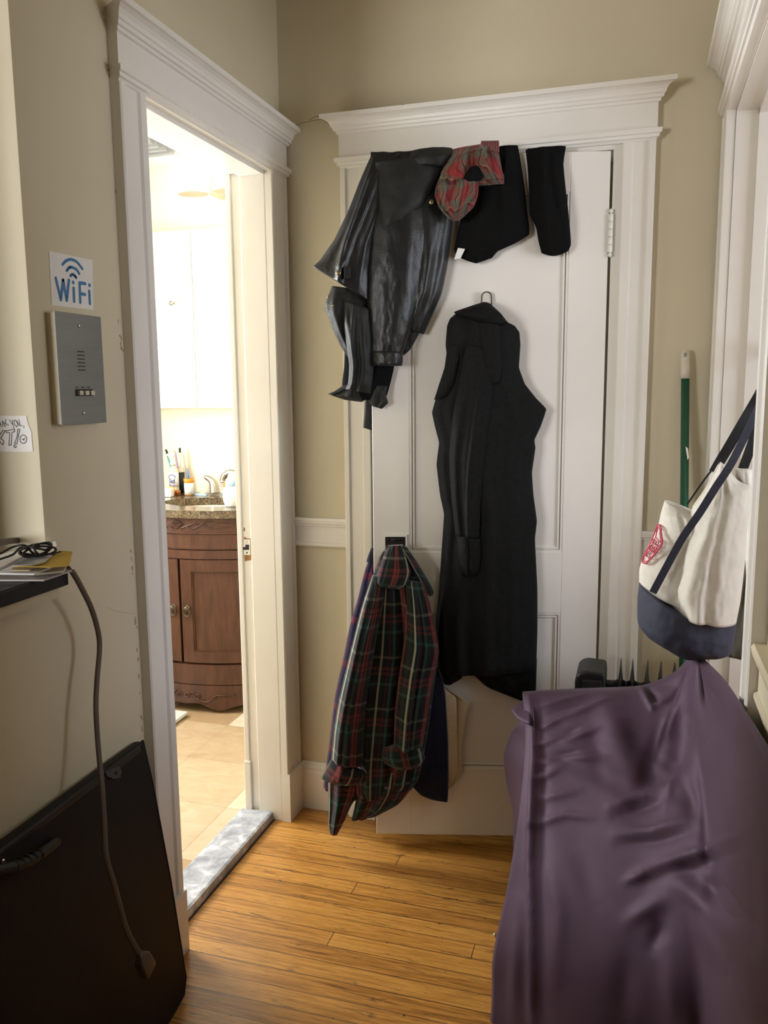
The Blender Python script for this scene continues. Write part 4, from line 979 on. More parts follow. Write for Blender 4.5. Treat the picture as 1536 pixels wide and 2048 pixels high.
# granite top with an oval basin cut-out
def rim(n, k=1.0):
    return [(VX+.02+.235*k*math.cos(2*PI*i/n), .925+.155*k*math.sin(2*PI*i/n)) for i in range(n)]
def outer(n):
    pts = []
    for i in range(n):
        a = 2*PI*i/n; c_, s_ = math.cos(a), math.sin(a)
        # ray from basin centre to the slab outline
        best = None
        x0, y0 = VX+.02, .925
        t = 0
        while t < 1.2:
            x, y = x0+c_*t, y0+s_*t
            if x < xl-.02 or x > xr+.02 or y > 1.248 or y < bow(x, -.028): break
            t += .002
        pts.append((x0+c_*t, y0+s_*t))
    return pts
n = 72; ri, ro = rim(n), outer(n); zt, zb = VTOP, VTOP-.034
bm = B()
T = lambda L, z: [bm.verts.new((x, y, z)) for x, y in L]
vit, vot, vib, vob = T(ri, zt), T(ro, zt), T(ri, zb), T(ro, zb)
for i in range(n):
    j = (i+1) % n
    bm.faces.new((vit[i], vit[j], vot[j], vot[i])); bm.faces.new((vib[j], vib[i], vob[i], vob[j]))
    bm.faces.new((vot[i], vot[j], vob[j], vob[i])); bm.faces.new((vit[j], vit[i], vib[i], vib[j]))
o = obj('granite_countertop', bm, M_granite); tag(o, 'speckled brown granite vanity top with an oval sink opening', 'countertop')
bm = B(); rr = []
for k in range(9):
    t = k/8; rr.append([bm.verts.new((x, y, zb-.002-.12*math.sin(t*PI/2))) for x, y in rim(48, 1.03*math.cos(t*PI/2*.93))])
for a, b in zip(rr, rr[1:]):
    for i in range(48): bm.faces.new((a[i], a[(i+1) % 48], b[(i+1) % 48], b[i]))
bm.faces.new(rr[-1]); o = obj('sink_basin', bm, M_cream, None, True); solid(o, .006, 1); tag(o, 'cream oval undermount basin set in the granite vanity top', 'sink')
# faucet: spout and lever
def SK(x, y, Y=None, Z=None): return at(320+x*160/1536, 880+y*160/1536, Y=Y, Z=Z)
fb = SK(1050, 1020, Z=VTOP)
fy = 1.18; fau = thing('widespread_faucet', 'brushed nickel faucet with curved spout and lever handle behind the sink', 'faucet', SK(1050, 1020, Y=fy))
lv = [SK(x, y, Y=fy) for x, y in ((1050, 1015), (1045, 930), (1030, 850), (1000, 790), (950, 745), (880, 715), (850, 710))]
bm = B(); tube(bm, lv, lambda t: .0205*(1-t)**.7+.0058, 14, n=30); obj('lever_handle', bm, M_nickel, fau, True)
spt = [SK(x, y, Y=fy-.02) for x, y in ((1600, 1000), (1590, 850), (1560, 740), (1480, 670), (1380, 625), (1290, 640), (1230, 700), (1210, 770), (1208, 800))]
bm = B(); tube(bm, spt, lambda t: .019-.004*t, 14, n=40); obj('spout', bm, M_nickel, fau, True)
bm = B(); p = spt[-1]; lathe(bm, [(.0165, .006), (.0165, -.002), (.014, -.004)], p, 16); obj('aerator', bm, M_chrome, fau, True)
# toiletries
def standing(name, label, cat, px, py, yy=None):
    p = at(px, py, Z=VTOP) if yy is None else at(px, py, Y=yy)
    return p
# soap bottle
p = at(349, 985, Y=1.16); p.z = VTOP
k = (p-CPOS).length/FPX          # metres per pixel at that distance
sb = thing('soap_bottle', 'clear hand soap bottle with white pump at the back of the vanity top', 'bottle', p)
bm = B(); lathe(bm, [(.001, 0), (9.5*k, 0), (10*k, 3*k), (10*k, 44*k), (9*k, 49*k), (4*k, 53*k), (4*k, 56*k)], p, 22, sx=1, sy=.7); obj('bottle_body', bm, mat('clear_soap', (.72, .66, .48), .15, .02, 20), sb, True)
bm = B(); lathe(bm, [(5.5*k, 56*k), (5.5*k, 62*k), (2.2*k, 63*k), (2.2*k, 72*k), (4.5*k, 74*k), (4.5*k, 80*k), (.5*k, 81*k)], p, 16)
tube(bm, [p+V((0, 0, 77*k)), p+V((-9*k, -3*k, 77*k)), p+V((-12*k, -4*k, 73*k))], 1.9*k, 8); obj('pump', bm, M_white, sb, True)
bm = B(); lathe(bm, [(10.2*k, 14*k), (10.2*k, 42*k)], p, 22, sx=1.005, sy=.71); obj('label_band', bm, M_paper, sb, True)
bm = B()
def FP(x, y, off=-.0): return V((p.x+x*k, p.y-7.4*k+off+ (x*x)*k*.02, p.z+y*k))
for st in ([(-5.5,22),(-5.5,31),(-2.8,30),(-2.2,26.5),(-2.8,23),(-5.5,22)], [(-.8,22),(-.8,27)], [(3.2,27),(1.2,27),(.6,24.5),(1.2,22),(3.2,23)], [(3.4,28),(3.4,22)], [(5.2,22),(5.2,31)]):
    ribbon(bm, [FP(*q) for q in st], 1.2*k, (0, -1, 0), .0005)
ribbon(bm, [FP(-.8, 29.4)], 1.4*k, (0, -1, 0), .0005)
for st in ([(-7.5,33),(-4,37),(0,38),(4,37),(7.5,33)], [(-7,19),(-3,16.5),(0,16),(3,16.5),(5,18)]): ribbon(bm, [FP(*q) for q in st], 1.5*k, (0, -1, 0), .0005)
obj('lettering', bm, mat('navy_print', (.05, .06, .22), .5), sb)
# toothbrush cup
p = at(363, 983, Y=1.205); p.z = VTOP; k = (p-CPOS).length/FPX
bm = B(); lathe(bm, [(.001, 0), (5.5*k, 0), (8*k, 50*k), (7.2*k, 50*k), (4.8*k, 2*k), (.001, 2*k)], p, 20)
cupo = thing('toothbrush_cup', 'tall cream and black tumbler holding the toothbrushes', 'cup', p); obj('tumbler', bm, M_capw, cupo, True)
bm = B(); lathe(bm, [(5.7*k, .5*k), (7.7*k, 41*k)], p, 20); obj('dark_sleeve', bm, M_dark, cupo, True)
def brush(lab, pts, head, c1, c2):
    b_ = thing('toothbrush', lab, 'toothbrush', pts[0], 'toothbrushes in the cup')
    bm = B(); tube(bm, pts, lambda t: (2.4-1.1*t)*k, 8, n=16); obj('handle', bm, c1, b_, True)
    bm = B(); a, c_ = head; tube(bm, [a, (a+c_)/2, c_], 2.6*k, 8, flat=.7); obj('bristle_head', bm, c2, b_, True)
def TB(x, y): return SK(x, y, Y=p.y)
brush('black and white toothbrush standing upright in the cup', [TB(400, 900), TB(392, 480), TB(385, 330), TB(380, 230)], (TB(382, 240), TB(380, 150)), M_white, M_dark)
brush('lilac toothbrush in the middle of the cup', [TB(380, 880), TB(325, 470), TB(310, 340), TB(296, 250)], (TB(300, 255), TB(268, 215)), M_purpl, mat('sand_bristle', (.65, .50, .36), .7))
brush('blue and green toothbrush leaning out of the cup towards the door frame', [TB(360, 880), TB(200, 480), TB(150, 340), TB(120, 250)], (TB(150, 270), TB(110, 185)), mat('teal_plastic', (.10, .35, .36), .4), M_dark)
# pill bottle with interdental cone
p = at(379, 990, Y=1.13); p.z = VTOP; k = (p-CPOS).length/FPX
pb_ = thing('pill_bottle', 'orange pill bottle with white label and a blue stick in its open top', 'bottle', p)
bm = B(); lathe(bm, [(.001, 0), (9*k, 0), (9.2*k, 26*k), (10*k, 27*k), (10*k, 33*k), (9*k, 33*k), (8.6*k, 26*k)], p, 24); obj('amber_body', bm, M_amber, pb_, True)
bm = B(); lathe(bm, [(9.4*k, 2*k), (9.5*k, 24.5*k)], p, 24); obj('paper_label', bm, M_paper, pb_, True)
bm = B(); lathe(bm, [(3.2*k, 24*k), (1.6*k, 42*k), (.5*k, 53*k)], (p.x-1*k, p.y, p.z), 12); obj('blue_stick', bm, M_bplast, pb_, True)
# small amber bottle, orange wedge cap and white tape box at the front left
p = at(356, 987, Y=1.12); p.z = VTOP; k = (p-CPOS).length/FPX
bm = B(); lathe(bm, [(.001, 0), (5*k, 0), (5.2*k, 6*k), (5*k, 10*k), (.001, 10*k)], p, 18); o = obj('amber_jar', bm, mat('amber_glass', (.35, .11, .02), .15), None, True); tag(o, 'little brown amber jar at the foot of the toothbrush cup', 'jar')
p = at(344, 993, Y=1.10); p.z = VTOP
bm = B(); lathe(bm, [(.001, 0), (6*k, 0), (7*k, 9*k), (4.5*k, 17*k), (.5*k, 18*k)], p, 10); o = obj('orange_bottle_cap', bm, mat('pale_orange_plastic', (.72, .42, .14), .4), None, True); tag(o, 'pale orange ribbed bottle cap standing behind the small white box', 'cap')
p = at(337, 996, Y=1.05); p.z = VTOP
bm = B(); box(bm, p.x-9*k, p.x+9*k, p.y-6*k, p.y+6*k, p.z, p.z+16*k); o = obj('floss_box', bm, M_white); bevel(o, 2*k, 3); tag(o, 'small white rounded dental floss box at the edge of the vanity top', 'box')
# paper sachets by the handle
q0 = at(402, 985, Z=VTOP+.001); k = (q0-CPOS).length/FPX
bm = B(); prism(bm, [at(388, 990, Z=VTOP+.001), at(412, 992, Z=VTOP+.001), at(416, 988, Z=VTOP+.001), at(392, 987, Z=VTOP+.001)], (0, 0, .003)); o = obj('blue_sachet', bm, M_lblue); tag(o, 'flat pale blue sachet lying between pill bottle and faucet lever', 'sachet')
bm = B(); prism(bm, [at(397, 989, Z=VTOP+.005), at(408, 989, Z=VTOP+.005), at(412, 984, Z=VTOP+.014), at(406, 983, Z=VTOP+.016)], (0, 0, .002)); o = obj('green_packet', bm, mat('pale_green_foil', (.62, .70, .45), .4)); tag(o, 'pale green foil packet resting on the blue sachet', 'packet')
# lotion jar in front right
p = at(466, 1012, Z=VTOP); p.z = VTOP; k = (p-CPOS).length/FPX
p = V((p.x, max(p.y, bow(p.x)+.03), VTOP)); k = (p-CPOS).length/FPX
lj = thing('lotion_bottle', 'round white lotion bottle with pale blue collar beside the sink', 'bottle', p)
bm = B(); lathe(bm, [(.001, 0), (14*k, 0), (16*k, 3*k), (19*k, 14*k), (19*k, 28*k), (16*k, 36*k), (12.5*k, 40*k)], p, 28); obj('bottle_body', bm, M_white, lj, True)
bm = B(); lathe(bm, [(13*k, 40*k), (13*k, 51*k), (12*k, 53*k), (.5*k, 53*k)], p, 28); obj('blue_collar', bm, M_lblue, lj, True)
bm = B(); lathe(bm, [(8*k, 52*k), (8.5*k, 58*k), (7*k, 63*k), (.5*k, 64*k)], p, 20); obj('cap', bm, M_white, lj, True)
bm = B(); a0 = -PI/2-.1
P = [[(p.x+math.cos(a0+da)*19.15*k, p.y+math.sin(a0+da)*19.15*k, p.z+zz*k) for da in [(-.05+.05*i) for i in range(9)]] for zz in (11, 16, 22, 27)]
grid(bm, P); obj('blue_label', bm, M_lblue, lj, True)
# orange-tipped glue bottle behind
p = at(452, 985, Z=VTOP); p = V((p.x, 1.10, VTOP)); k = (p-CPOS).length/FPX; p = SK(1270, 1000, Y=1.10); p.z = VTOP
gb = thing('glue_bottle', 'slim white bottle with orange pointed tip behind the lotion bottle', 'bottle', p)
bm = B(); lathe(bm, [(.001, 0), (5*k, 0), (5*k, 18*k), (4*k, 22*k)], p, 14); obj('bottle_body', bm, M_capw, gb, True)
bm = B(); lathe(bm, [(4.4*k, 21*k), (4*k, 25*k), (1.6*k, 32*k), (.4*k, 36*k)], p, 14); obj('orange_tip', bm, M_amber, gb, True)

# mirror cabinet
cy = 1.10
ca, cb = at(394, 816, Y=cy), at(380, 459, Y=cy)
z0, z1, xs = ca.z, cb.z, (ca.x+cb.x)/2
mc = thing('medicine_cabinet', 'white two door wall cabinet above the bathroom sink', 'cabinet', (xs, cy+.07, z0))
bm = B(); box(bm, xs-.36, xs+.36, cy+.034, 1.247, z0, z1); obj('cabinet_box', bm, M_white, mc)
for a, b in ((xs-.36, xs-.0035), (xs+.0035, xs+.36)):
    bm = B(); box(bm, a, b, cy, cy+.033, z0, z1); d_ = obj('door', bm, M_white, mc); bevel(d_, .002)
    if a < xs-.1:
        kp_ = at(347, 607, Y=cy); bm = B(); lathe(bm, [(.006, 0), (.005, -.012), (.012, -.018), (.012, -.024), (.0005, -.027)], (kp_.x, cy, kp_.z), 16, 'Y'); obj('knob', bm, M_nickel, d_, True)
# vanity light: two drum shades on a bracket
ly = 1.08
ll = at(403, 386, Y=ly); kl = (ll-CPOS).length/FPX
vl = thing('vanity_light', 'wall light with two white glass drum shades above the cabinet', 'wall lamp', (ll.x, 1.24, ll.z))
bm = B(); pa_ = at(417, 345, Y=ly+.03); pb2 = at(425, 386, Y=ly+.03); box(bm, pa_.x-.006, pa_.x+.012, ly+.02, 1.247, ll.z, at(417, 345, Y=ly+.03).z); obj('bracket', bm, M_tanw, vl)
for (px0, px1) in ((357, 416), (429, 488)):
    cxm = at((px0+px1)/2, 387, Y=ly).x; rad = (px1-px0)/2*kl
    bm = B(); lathe(bm, [(rad, 0), (rad, .17), (rad*.9, .18), (rad*.4, .185)], (cxm, ly+.0, ll.z), 28, sy=.8); sh = obj('shade', bm, M_shade, vl, True)
    bm = B(); lathe(bm, [(rad*.985, .001), (rad*.985, -.003), (.001, -.003)], (cxm, ly+.0, ll.z), 28, sy=.8); obj('shade_underside', bm, M_tanw, sh)
# ceiling vent
vc = at(300, 268, Z=2.55)
vt = thing('ceiling_vent', 'grey louvred exhaust vent in the bathroom ceiling', 'vent', vc)
va, vb = at(332, 277, Z=2.55), at(292, 255, Z=2.55)
bm = B(); box(bm, va.x-.28, va.x, vb.y, vb.y+.30, 2.52, 2.549); o = obj('housing', bm, M_vent, vt); bevel(o, .004)
for k in range(4):
    bm = B(); box(bm, va.x-.27, va.x-.012, vb.y+.05+.055*k, vb.y+.075+.055*k, 2.505, 2.522); o = obj('louvre', bm, M_vent, vt)
# bathroom scale on the floor
sa = at(372, 1428, Z=.02); 
bm = B(); box(bm, sa.x-.30, sa.x, sa.y-.26, sa.y+.02, .008, .026); sc_ = thing('bathroom_scale', 'pale glass bathroom scale on the tile floor in front of the vanity', 'scale', (sa.x-.15, sa.y, 0))
o = obj('glass_plate', bm, mat('pale_glass', (.62, .66, .64), .1), sc_); bevel(o, .006, 3)
for dx in (-.27, -.03):
    for dy in (-.23, -.02):
        bm = B(); lathe(bm, [(.015, 0), (.015, .009)], (sa.x+dx, sa.y+dy, 0.001), 12); obj('foot', bm, M_dark, sc_)

# ================================================================== RIGHT SIDE
# pole
pt_ = at(1371, 700, Y=-.022); pl_ = at(1366, 1345, Y=-.12)
dirp = (pt_-pl_).normalized(); foot = pl_ + dirp*((.0-pl_.z)/dirp.z)
pole = thing('mop_pole', 'green pole with off-white hanging cap leaning in the corner behind the bags', 'pole', foot)
cap0 = at(1371, 754, Y=-.032)
Lp = (pt_-foot).length; Lc = (cap0-foot).length
bm = B(); tube(bm, [foot, foot+dirp*Lc], .0115, 18); obj('shaft', bm, M_green, pole, True)
bm = B(); rings = []
q = dirp.to_track_quat('Z', 'Y').to_matrix().to_4x4()
for d, a, b in ((Lc-.004, .0125, .0125), (Lc+.02, .013, .0125), (Lp-.03, .0128, .011), (Lp-.010, .0128, .008), (Lp-.002, .010, .006), (Lp, .006, .004)):
    rings.append((d, a, b))
P = []
for d, a, b in rings: P.append([foot+dirp*d + V((math.cos(t)*a, math.sin(t)*b, 0)) for t in [2*PI*k/20 for k in range(20)]])
r_ = grid(bm, P, close=True); bm.faces.new(r_[0]); bm.faces.new(r_[-1]); cp_ = obj('end_cap', bm, M_capw, pole, True)
bm = B(); hp = foot+dirp*(Lp-.016)
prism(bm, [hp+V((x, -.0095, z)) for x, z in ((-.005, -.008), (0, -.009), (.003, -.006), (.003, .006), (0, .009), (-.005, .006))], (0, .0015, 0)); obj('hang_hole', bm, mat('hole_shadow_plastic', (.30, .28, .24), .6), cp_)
st = at(1375, 903, Y=-.068); bm = B(); prism(bm, [at(x, y, Y=-.069) for x, y in ((1371, 893), (1376, 897), (1378, 915), (1375, 920))], (0, .001, 0)); obj('torn_sticker', bm, M_paper, pole)

# oil-filled radiator
YR = -.20
def RD_(x, y): return at(1130+x*270/1536, 1290+y*270/1536, Y=YR)
rad = thing('oil_radiator', 'black oil filled radiator with pointed fins behind the purple cloth', 'radiator', (1.1, YR, 0))
x0, x1 = RD_(128, 400).x, RD_(470, 400).x; zt_ = at(1130+350*270/1536, 1290+140*270/1536, Y=YR+.06).z
bm = B(); prism(bm, [V((x, YR-.07, z)) for x, z in ((x0, .10), (x1, .10), (x1, zt_-.03), (x1-.003, zt_-.003), (x0+.03, zt_), (x0+.012, zt_-.006), (x0+.003, zt_-.018), (x0, zt_-.035))], (0, .13, 0))
cb_ = obj('control_box', bm, M_radi, rad); bevel(cb_, .008, 3)
bm = B(); box(bm, RD_(225, 0).x, RD_(440, 0).x, YR-.073, YR-.068, zt_-.20, RD_(0, 280).z); o = obj('control_panel', bm, M_dark, cb_); bevel(o, .002)
fx = [RD_(v, 300).x for v in (632, 768, 940, 1094, 1250)]; step = (fx[-1]-fx[0])/4
fx = fx
for i, x in enumerate(fx):
    ztip = RD_((632, 768, 940, 1094, 1250)[i], (165, 172, 185, 200, 212)[i]).z
    bm = B(); zsh = RD_(0, 385).z
    hw = .0075
    prof = [(-.068, .075), (.068, .075), (.074, .10), (.074, zsh-.02), (.066, zsh+.03), (.03, ztip-.006), (0, ztip), (-.03, ztip-.006), (-.066, zsh+.03), (-.074, zsh-.02), (-.074, .10)]
    P = [[V((x, YR+a*.98, z)) for a, z in prof], ]
    L = [V((x-hw*(1 if z < zsh else .35 if z < zsh+.04 else .12), YR+a, z)) for a, z in prof]; R_ = [V((x+hw*(1 if z < zsh else .35 if z < zsh+.04 else .12), YR+a, z)) for a, z in prof]
    a_ = [bm.verts.new(p) for p in L]; b_ = [bm.verts.new(p) for p in R_]
    bm.faces.new(a_); bm.faces.new(b_[::-1])
    for k in range(len(a_)): bm.faces.new((a_[k], b_[k], b_[(k+1) % len(a_)], a_[(k+1) % len(a_)]))
    obj('fin', bm, M_radi, rad)
for z in (RD_(0, 343).z-.022, .14):
    bm = B()
    pr = []
    xx = x1-.01; nx = 60
    for i in range(nx+1):
        x = xx+(fx[-1]+.02-xx)*i/nx
        pr.append((.019+.008*math.exp(-(min(abs(x-f) for f in fx)/.010)**2), x-xx))
    lathe(bm, pr, (xx, YR, z), 20, 'X')
    obj('oil_tube', bm, M_radi, rad, True)
for sx in (x0+.03, fx[-1]):
    bm = B(); box(bm, sx-.012, sx+.012, YR-.10, YR+.10, .04, .075); box(bm, sx-.012, sx+.012, YR-.10, YR-.07, .0, .04); box(bm, sx-.012, sx+.012, YR+.07, YR+.10, 0, .04); o = obj('foot', bm, M_radi, rad); bevel(o, .004)

# tote bag
YT = -.50
FT = Frame((0, YT, 0), (1, 0, 0))
def TP(x, y): return (1240+x/3.2, 760+y/3.2)
tote = thing('tote_bag', 'cream canvas tote with navy base, navy straps and red emblem by the doorway', 'bag', FT.pt(1380, 1310))
def TR_(*rows): return [(TP(*a), TP(*b), n, t) for a, b, n, t in rows]
C('bag_body', tote, M_canvas, FT, TR_(((285,772),(500,860),-.02,.05),((262,850),(560,880),0,.07),((246,920),(640,960),0,.08),((200,1020),(720,1050),0,.085),((150,1120),(770,1140),0,.088),((124,1210),(768,1280),0,.09),((122,1290),(756,1420),0,.09),((126,1310),(742,1560),0,.088)), seed=111, folds=4, amp=.12, M=60, N=50, p=.5, minn=-1, back=1, ridges=((.62, .55, .1, 1, .03, .16),))
C('bag_side', tote, M_canvas, FT, TR_(((636,520),(655,530),.02,.02),((600,590),(700,580),.02,.05),((540,700),(760,640),.02,.065),((470,800),(838,680),.02,.075),((440,870),(835,800),.03,.08),((400,960),(815,960),.03,.085),((350,1080),(805,1120),.03,.088),((330,1180),(785,1300),.03,.09),((300,1300),(770,1420),.03,.092),((330,1470),(745,1545),.03,.09)), seed=113, folds=5, amp=.12, drift=.1, M=70, N=44, p=.5, minn=-1, back=.6, ridges=((.5, .42, .25, 1, .035, .22), (.75, .7, .2, .8, .05, -.2)))
C('navy_base', tote, M_navyc, FT, [(TP(124,1296),TP(746,1538),.01,.098),(TP(112,1390),TP(742,1600),.01,.10),(TP(110,1480),TP(732,1670),.01,.10),(TP(116,1560),TP(722,1720),.008,.095),(TP(170,1630),TP(705,1748),.006,.085),(TP(270,1700),TP(660,1764),.004,.06),(TP(370,1765),TP(560,1776),.0,.03)], seed=115, folds=3, amp=.08, M=40, N=50, p=.5, minn=-1, back=1, sagtop=16)
C('inner_lining', tote, M_canvas2, FT, TR_(((735,570),(860,572),.0,.03),((742,620),(858,625),0,.035),((770,665),(850,668),0,.03),((796,705),(812,705),0,.012)), seed=117, folds=1, M=20, N=20, minn=-1)
def strap(name, mt, pts, wd, n, parent=tote, th=.003, rot=None):
    bm = B(); P = [FT.pt(*TP(x, y), nn) for (x, y), nn in zip(pts, n)]
    P = [V(p) for p in catmull(P, 40)]
    nrm = FT.n
    rows = []
    for i, p in enumerate(P):
        t = (P[min(i+1, len(P)-1)]-P[max(i-1, 0)]).normalized(); s = t.cross(nrm).normalized()*wd/2
        rows.append([p-s, p+s, p+s+nrm*th, p-s+nrm*th])
    r = grid(bm, rows, close=True); bm.faces.new(r[0]); bm.faces.new(r[-1][::-1]); return obj(name, bm, mt, parent)
strap('strap', M_navyc, [(210,1360),(290,1210),(400,1010),(510,850),(610,690),(705,545),(790,380),(880,190),(960,20),(1060,-190)], .0165, [.106,.108,.112,.118,.118,.112,.085,.03,-.12,-.34])
strap('strap', M_bweb, [(600,590),(640,520),(700,420),(790,265),(880,110),(960,-40),(1060,-200)], .022, [.0,.01,.02,.01,-.04,-.14,-.34])
strap('strap_edge', M_bweb, [(430,795),(520,665),(580,585),(640,515)], .004, [.03,.03,.03,.03])
# emblem (red shield-like outline with rows of letters)
def EM(x, y, n=.0): 
    px, py = 1270+x*80/1489, 1030+y*110/2048
    return FT.pt(px, py, n)
emb = [(860, 340), (930, 420), (975, 500), (970, 640), (1000, 840), (1025, 980), (1010, 1090), (950, 1200), (850, 1330), (740, 1470), (620, 1600), (500, 1720), (420, 1790), (340, 1800), (270, 1760), (290, 1640), (330, 1500), (420, 1330), (520, 1150), (610, 960), (700, 740), (780, 520), (820, 400)]
def onbag(x, y):
    # follow the swelling of the bag near its edge
    px, py = 1270+x*80/1489, 1030+y*110/2048
    L = TP(246-(py-1047)*1.25 if py < 1110 else 150, 0)[0]
    u = max(0.0, (px-(1318-(py-1041)*.43))/170.0)
    return .094*max(0, math.sin(PI*min(.5, u)))**.5+.005
def emstroke(bm, st, wd, closed=False):
    P = [EM(x, y, onbag(x, y)) for x, y in st]
    if closed: P.append(P[0])
    tube(bm, P, wd*.85, 6, flat=1)
ebm = B()
emstroke(ebm, emb, .0022, True)
cx_, cy_ = 650, 1080
emstroke(ebm, [(cx_+(x-cx_)*.86, cy_+(y-cy_)*.90) for x, y in emb], .0013, True)
for st in ([(600, 980), (680, 1070), (860, 1160)], [(480, 1240), (560, 1330), (700, 1410)], [(770, 830), (850, 930), (960, 1010)], [(840, 430), (800, 640), (770, 830)],
           [(520, 1180), (560, 1080)], [(560, 1080), (540, 1250)], [(540, 1250), (620, 1120)],
           [(690, 1130), (640, 1200), (600, 1280), (650, 1330)], [(640, 1200), (680, 1230)], [(740, 1180), (690, 1370)], [(740, 1180), (810, 1200), (790, 1280), (715, 1290)], [(735, 1290), (760, 1400)],
           [(450, 1350), (380, 1480)], [(450, 1350), (500, 1380)], [(415, 1420), (470, 1450)], [(380, 1480), (430, 1540)], [(620, 1450), (560, 1430), (540, 1500), (570, 1560), (520, 1620), (480, 1590)],
           [(680, 900), (640, 960)], [(740, 900), (700, 1000)], [(740, 950), (800, 1000), (760, 1060)], [(830, 1000), (880, 1050), (850, 1110)]):
    emstroke(ebm, st, .0017)
obj('emblem', ebm, M_red, tote, True)
# second bag and olive cloth further in
t2 = thing('white_tote_bag', 'second white canvas bag with black strap hanging behind the cream tote', 'bag', at(1500, 1200, Y=-.40))
FT2 = Frame((0, -.36, 0), (1, 0, 0))
C('bag_body', t2, M_canvas2, FT2, [(TP(820,525),TP(880,525),0,.02),(TP(770,575),TP(900,580),0,.03),(TP(780,800),TP(900,800),0,.035),(TP(800,1100),TP(900,1100),0,.035),(TP(810,1300),TP(900,1300),0,.03)], seed=121, folds=2, amp=.2, M=30, N=20, minn=-1)
bm = B(); P = [FT2.pt(*TP(x, y), n) for x, y, n in ((785, 570, .04), (840, 420, .04), (900, 240, .03), (980, 20, .0))]
P = [V(p) for p in catmull(P, 24)]; rows = []
for i, p in enumerate(P):
    t = (P[min(i+1, 23)]-P[max(i-1, 0)]).normalized(); s = t.cross(FT2.n).normalized()*.011; rows.append([p-s, p+s, p+s+FT2.n*.003, p-s+FT2.n*.003])
r = grid(bm, rows, close=True); bm.faces.new(r[0]); bm.faces.new(r[-1][::-1]); obj('strap', bm, M_bweb, t2)
og = thing('olive_jacket', 'olive grey garment showing behind the cream tote at the door jamb', 'jacket', at(1470, 1315, Y=-.36))
FT3 = Frame((0, -.33, 0), (1, 0, 0))
C('jacket_body', og, M_olive, FT3, [(TP(800,1090),TP(920,1090),0,.02),(TP(770,1250),TP(920,1250),0,.025),(TP(745,1450),TP(920,1450),0,.028),(TP(720,1620),TP(920,1620),0,.028),(TP(672,1752),TP(920,1770),0,.024),(TP(700,1775),TP(920,1800),0,.012)], seed=123, folds=4, amp=.4, M=40, N=24, minn=-1)
pk = FT.pt(*TP(1060, -195), -.355)
bm = B(); lathe(bm, [(.012, RY1), (.010, -.15), (.017, -.16), (.017, -.168), (.004, -.172)], (pk.x, 0, pk.z), 14, 'Y')
obj('coat_peg', bm, M_iron, bpy.data.objects['trim_6'], True)

# ------------------------------------------------------------------ purple sheet
CREASES = [   # the folds of the sheet: (line, half width, height)
 ([(1074,1414),(1168,1391)], 6, .008), ([(1125,1436),(1215,1402)], 7, .010), ([(1078,1459),(1128,1434)], 6, .008), ([(1070,1494),(1134,1463)], 6, .008),
 ([(1070,1562),(1120,1535)], 6, .008), ([(1072,1530),(1110,1518)], 5, .006), ([(1130,1480),(1200,1456)], 7, .008), ([(1132,1514),(1214,1517)], 6, .007), ([(1075,1600),(1160,1578)], 7, .006),
 ([(1100,1424),(1180,1406)], 6, -.006), ([(1095,1478),(1160,1455)], 7, -.007), ([(1095,1512),(1170,1498)], 7, -.006),
 ([(1215,1400),(1240,1490),(1282,1590)], 26, .020), ([(1180,1450),(1205,1560)], 20, -.008),
 ([(1346,1416),(1306,1513)], 12, .012), ([(1330,1458),(1290,1560)], 16, -.020), ([(1372,1440),(1350,1520),(1278,1600)], 22, -.028),
 ([(1384,1330),(1366,1400),(1338,1470)], 11, .016), ([(1376,1335),(1346,1400)], 7, -.010), ([(1402,1340),(1400,1440),(1392,1560)], 20, .016), ([(1420,1370),(1452,1450)], 12, -.008),
 ([(1277,1369),(1292,1392),(1306,1419)], 6, .013), ([(1306,1419),(1342,1398)], 6, .008), ([(1296,1376),(1316,1408)], 8, -.012),
 ([(1063,1652),(1132,1629),(1186,1634)], 8, .008), ([(1219,1613),(1288,1594),(1345,1568)], 11, .018), ([(1230,1634),(1300,1614),(1350,1592)], 12, -.016),
 ([(1230,1670),(1306,1666),(1380,1638)], 12, .014), ([(1240,1690),(1320,1684),(1390,1660)], 12, -.012), ([(1350,1560),(1330,1620)], 12, .012), ([(1375,1570),(1385,1640)], 14, -.014),
 ([(1287,1742),(1396,1706),(1475,1676)], 12, .014), ([(1296,1764),(1400,1728),(1480,1700)], 14, -.012), ([(1372,1735),(1430,1785),(1490,1845)], 20, -.018), ([(1350,1760),(1410,1810),(1465,1870)], 18, .012),
 ([(1252,1763),(1300,1746)], 9, .010), ([(1258,1842),(1330,1798)], 16, .014), ([(1325,1840),(1305,1895)], 16, -.014), ([(1400,1830),(1440,1920)], 20, .012), ([(1460,1900),(1480,2020)], 22, -.012), ([(1340,1900),(1352,2040)], 22, .012), ([(1255,1900),(1245,2040)], 26, -.010),
 ([(1100,1740),(1120,1830),(1115,1960)], 16, .008), ([(1150,1700),(1190,1800)], 24, -.008), ([(1510,1720),(1515,1900)], 14, -.012), ([(1040,1800),(1030,2040)], 14, .010),
 ([(1058,1392),(1066,1440),(1069,1520),(1065,1640),(1062,1720),(1066,1900),(1068,2040)], 9, .014), ([(1082,1400),(1090,1560),(1086,1800),(1092,2040)], 12, -.008),
]
